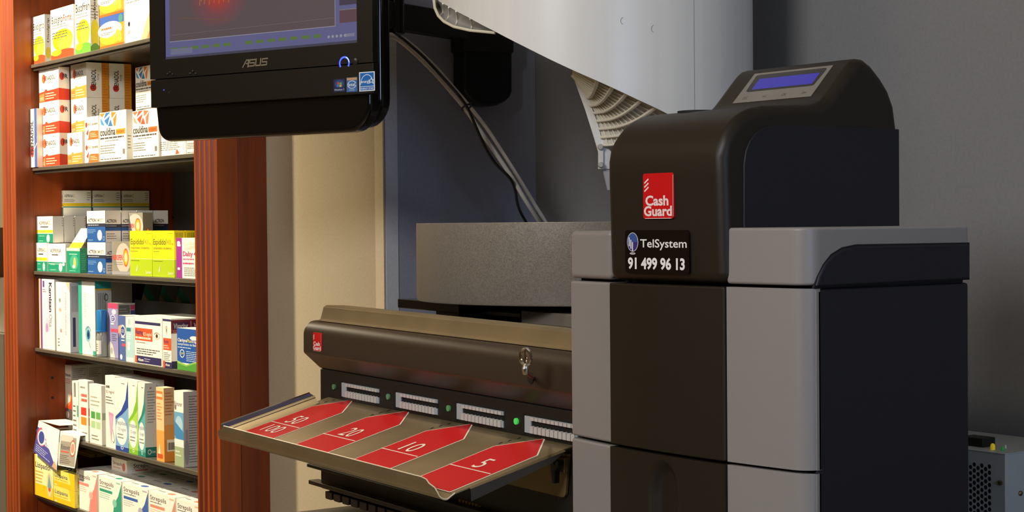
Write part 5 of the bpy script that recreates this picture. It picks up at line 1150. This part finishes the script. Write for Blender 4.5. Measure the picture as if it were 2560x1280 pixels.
# two cards hooked over the shelf edge
def hang(label, p4, draw):
    y_ = Y0S-0.0035; pts = [hit(px, py, 1, y_+(0.0 if i < 2 else -0.008)) for i, (px, py) in enumerate(p4)]   # TL TR BR BL
    ztp_ = z+0.0012; pts[0].z = max(pts[0].z, ztp_); pts[1].z = max(pts[1].z, ztp_)
    c = (pts[0]+pts[2])/2; m = MB(); f_ = [p-c for p in pts]; b_ = [p+Vector((0, 0.0008, 0))for p in f_]
    m.raw(f_+b_, [(0, 1, 2, 3), (7, 6, 5, 4), (0, 4, 5, 1), (1, 5, 6, 2), (2, 6, 7, 3), (3, 7, 4, 0)], WH)
    t_ = [f_[0], f_[1], f_[1]+Vector((0.012, 0.05, 0)), f_[0]+Vector((0.012, 0.05, 0))]; zz = max(f_[0].z, f_[1].z)
    for q in t_: q.z = zz
    m.face(t_, WH); m.face([q-Vector((0, 0, 0.0006)) for q in t_], WH)
    F_ = Face(m, f_[3], f_[2]-f_[3], f_[0]-f_[3], (0, -1, 0)); draw(F_)
    return tag(m.build('hanging_card', None, loc=c, norm=False), label, 'card')
def hc1(f):
    f.r(0, 0, 1, 0.80, P('#4a4a9a')); f.e(0.22, 0.60, 0.20, 0.28, P('#c8506a')); f.e(0.22, 0.58, 0.16, 0.24, P('#d8d8e8')); f.e(0.22, 0.58, 0.12, 0.19, P('#3a4a94')); f.t('Rhinovin', 0.36, 0.44, 0.15, WH, w=0.52, bold=0.03); f.p([(0.80, 0.02), (0.98, 0.02), (1.0, 0.9), (0.88, 0.85), (0.94, 0.5)], P('#d8a080')); f.lines(0.06, 0.06, 0.7, 0.30, 4, P('#b8c0e0')); f.p([(0.5, 0.74), (0.75, 0.70), (0.55, 0.68)], P('#c83a4a'))
def hc2(f):
    f.r(0.06, 0.03, 1, 0.86, P('#9a958c')); f.r(0.08, 0.72, 0.8, 0.90, P('#c8c4bc')); f.t('Rhinovin', 0.10, 0.48, 0.15, P('#5a5a64'), w=0.56, bold=0.02); f.e(0.82, 0.55, 0.17, 0.24, P('#b84a3a')); f.e(0.82, 0.55, 0.14, 0.20, P('#e0d8cc')); f.e(0.82, 0.55, 0.10, 0.14, P('#c88a7a')); f.r(0.12, 0.40, 0.6, 0.44, P('#c85a4a')); f.lines(0.1, 0.08, 0.75, 0.34, 5, P('#6a665e'))
hang('blue and white leaflet card hooked over the left front edge of fifth shelf', [(97, 1051), (149, 1076), (141, 1178), (84, 1128)], hc1)
hang('grey leaflet card hooked beside the blue one on the edge of fifth shelf', [(151, 1077), (200, 1090), (186, 1171), (145, 1163)], hc2)

# --- sixth shelf
z = ZS[5]; YB = 1.180*KS
def liz(nm, tall=False):
    def d(F, S, T):
        if tall: F.r(0, 0, 1, 0.30, P('#e8c41a')); F.r(0, 0, 0.06, 1, P('#d8b414')); F.t(nm, 0.06, 0.70, 0.13, P('#4a4a5a'), w=0.78); F.e(0.80, 0.35, 0.14, 0.30, P('#d8d0a0')); F.p([(0.78, 0.62), (0.90, 0.3), (0.80, 0.18), (0.70, 0.3)], P('#7aa0a8')); F.e(0.8, 0.24, 0.06, 0.05, P('#d8542a')); F.lines(0.06, 0.32, 0.6, 0.64, 4, P('#c8a83a'))
        else: F.r(0, 0, 1, 0.30, P('#e4c01a')); F.p([(0.72, 1), (1, 1), (1, 0), (0.86, 0)], P('#ecc81a')); F.t(nm, 0.05, 0.55, 0.24, P('#3a4a6a'), w=0.62, bold=0.01); F.lines(0.05, 0.36, 0.7, 0.48, 1, P('#c89a3a')); F.e(0.10, 0.08, 0.07, 0.05, P('#d8e0a0'))
        S.t(nm, 0.75, 0.2, 0.3, P('#4a4438'), w=0.6, rot=90)
    return d
l1 = card('tall yellow and white carton with a drop, left end of bottom visible shelf', liz('Lizipadol', True), 86.5, 133, 1142, z, Y=1.172, D=0.05, base='#f4ecae', pb=1240)
l2 = card('yellow carton, lower of the yellow pair beside the drop carton', liz('Lizipaina'), 135, 187, 1221, z, Y=1.172, ps=191, base='#f2e06a', pb=1275)
again(l2, 'yellow carton, upper of the yellow pair beside the drop carton', dz=l2['H']+G1)
def strep(c, c2_):
    def d(F, S, T):
        F.t('Strepsils', 0.04, 0.80, 0.105, P('#5a4a4a'), w=0.62); F.lines(0.04, 0.73, 0.6, 0.77, 1, GY, 0.6); F.r(0.04, 0.62, 0.60, 0.69, P(c)); F.lines(0.04, 0.45, 0.5, 0.6, 3, P(c2_)); F.p([(1, 0.94), (1, 0), (0.6, 0), (0.68, 0.4), (0.86, 0.62)], P(c)); F.e(0.70, 0.42, 0.09, 0.10, P(c2_)); F.r(0.78, 0.92, 0.95, 0.95, P(c2_))
        T.lines(0.35, 0.55, 0.8, 0.85, 1, P(c2_)); T.e(0.62, 0.30, 0.11, 0.14, P(c)); T.lines(0.1, 0.2, 0.45, 0.4, 1, GY)
    return d
cols_ = (('pink', '#e08a80', '#e8b0a8', 191.5, 243), ('teal green', '#2f9a80', '#8ac8b4', 247, 303.5), ('blue', '#3f62b0', '#b4b0c0', 306.5, 370), ('dusty red', '#d8907a', '#e4b8a4', 372.5, 437.5), ('orange', '#dc9060', '#e8b898', 441, 500))
topz = hit(217, 1179, 1, YB).z; ords = ('first', 'second', 'third', 'fourth')
gst = None
for nm, c, c2_, pl, pr in cols_:
    b = card('white lozenge carton with %s wave, in the front row of the bottom visible shelf' % nm, strep(c, c2_), pl, pr, hit and 0, z, Y=YB, D=0.042, pb=None) if False else None
    x0 = hit(pl, 1230, 1, YB).x; x1 = min(hit(pr, 1230, 1, YB).x, xR1-0.0215)
    W, H, D = x1-x0, topz-z-G1, 0.042
    mb = MB(); mb.box(-W/2, -D/2, 0, W/2, D/2, H, WH)
    strep(c, c2_)(Face(mb, (-W/2, -D/2, 0), (W, 0, 0), (0, 0, H), (0, -1, 0)), None, Face(mb, (-W/2, -D/2, H), (W, 0, 0), (0, D, 0), (0, 0, 1)))
    o = mb.build('medicine_box', None, loc=((x0+x1)/2, YB+D/2, z+G1), norm=False)
    tag(o, 'white lozenge carton with %s wave, in the front row of bottom visible shelf' % nm, 'medicine box', 'lozenge cartons on the bottom visible shelf')
    for k in range(4):
        q = o.copy(); col.objects.link(q); q.location.y += (D+0.001)*(k+1); q['label'] = 'white lozenge carton, %s one behind the front carton with %s wave' % (ords[k], nm)
# yellow carton lying on the lozenge cartons, and a flat lozenge carton
def liz2(F, S, T):
    F.t('Lizipaina', 0.02, 0.42, 0.35, P('#3a4a6a'), w=0.9); S.t('Lizipaina', 0.60, 0.1, 0.3, P('#4a4438'), w=0.8, rot=90); S.r(0, 0.9, 1, 1, P('#d8c23a'))
ys_ = YB+0.043*1.1
b = card('yellow carton lying on the lozenge cartons, left, under the grey leaflet', liz2, 192, 226, 1131, topz, Y=(ys_+0.03)/KS, ps=253, base='#e6c81c', pb=1168)
again(b, 'shaded yellow carton lying deeper on the lozenge cartons behind its twin', dy=b['D']+0.001)
yf_ = hit(317, 1186, 2, topz).y
def strflat(F, S, T):
    F.t('Strepsils', 0.1, 0.5, 0.24, P('#6a4a48'), w=0.6); F.e(0.8, 0.45, 0.10, 0.30, P('#d86a5a')); F.lines(0.1, 0.2, 0.6, 0.4, 1, P('#d88a7a')); S.t('Strepsils', 0.16, 0.42, 0.30, P('#4a3f3f'), w=0.46); S.e(0.80, 0.52, 0.08, 0.26, P('#d8564a')); S.r(0.2, 0.16, 0.5, 0.26, P('#e0786a')); S.lines(0.16, 0.3, 0.7, 0.38, 1, GY); T.p([(0.1, 0.08), (0.9, 0.3), (0.95, 0.9), (0.2, 0.8)], P('#d8705a')); T.e(0.5, 0.5, 0.3, 0.25, P('#e08a74'))
card('white and red lozenge carton lying flat on the lozenge cartons', strflat, 279, 317, 1147, topz, Y=yf_/KS, ps=421, pb=1180)

# things of one kind share a group phrase
for key, g_ in (('orange carton with cream oval', 'orange oval cartons on the top shelf'), ('white carton with red band', 'red-banded cartons on the second shelf'), ('orange band', 'orange-banded cartons on the second shelf'), ('orange stripe', 'orange-banded cartons on the second shelf'), ('orange flame, ', 'small flame cartons on the second shelf'),
                ('shard', 'shard-pattern cartons on the second shelf'), ('white, yellow and green', 'yellow and green striped cartons on the third shelf'), ('yellow stripe', 'yellow and green striped cartons on the third shelf'), ('white and green carton', 'yellow and green striped cartons on the third shelf'),
                ('white and blue carton with white tablet', 'tablet cartons on the third shelf'), ('shaded white and blue carton', 'tablet cartons on the third shelf'), ('silver carton', 'silver cartons on the third shelf'), ('yellow and lime', 'yellow and lime cartons on the third shelf'),
                ('leaning at the back', 'leaning cartons on the fourth shelf'), ('orange flame and', 'tall flame cartons on the fifth shelf'), ('orange-flame one', 'tall flame cartons on the fifth shelf'), ('swoosh', 'swoosh cartons on the fifth shelf'), ('with an eye and', 'eye cartons by the right post'), ('its twin with the eye', 'eye cartons by the right post'),
                ('yellow carton', 'yellow cartons on the bottom visible shelf'), ('leaflet card', 'leaflet cards on the fifth shelf edge'), ('cable running', ''), ):
    for o in bpy.data.objects:
        if g_ and o.parent is None and key in str(o.get('label', '')) and 'group' not in o: o['group'] = g_
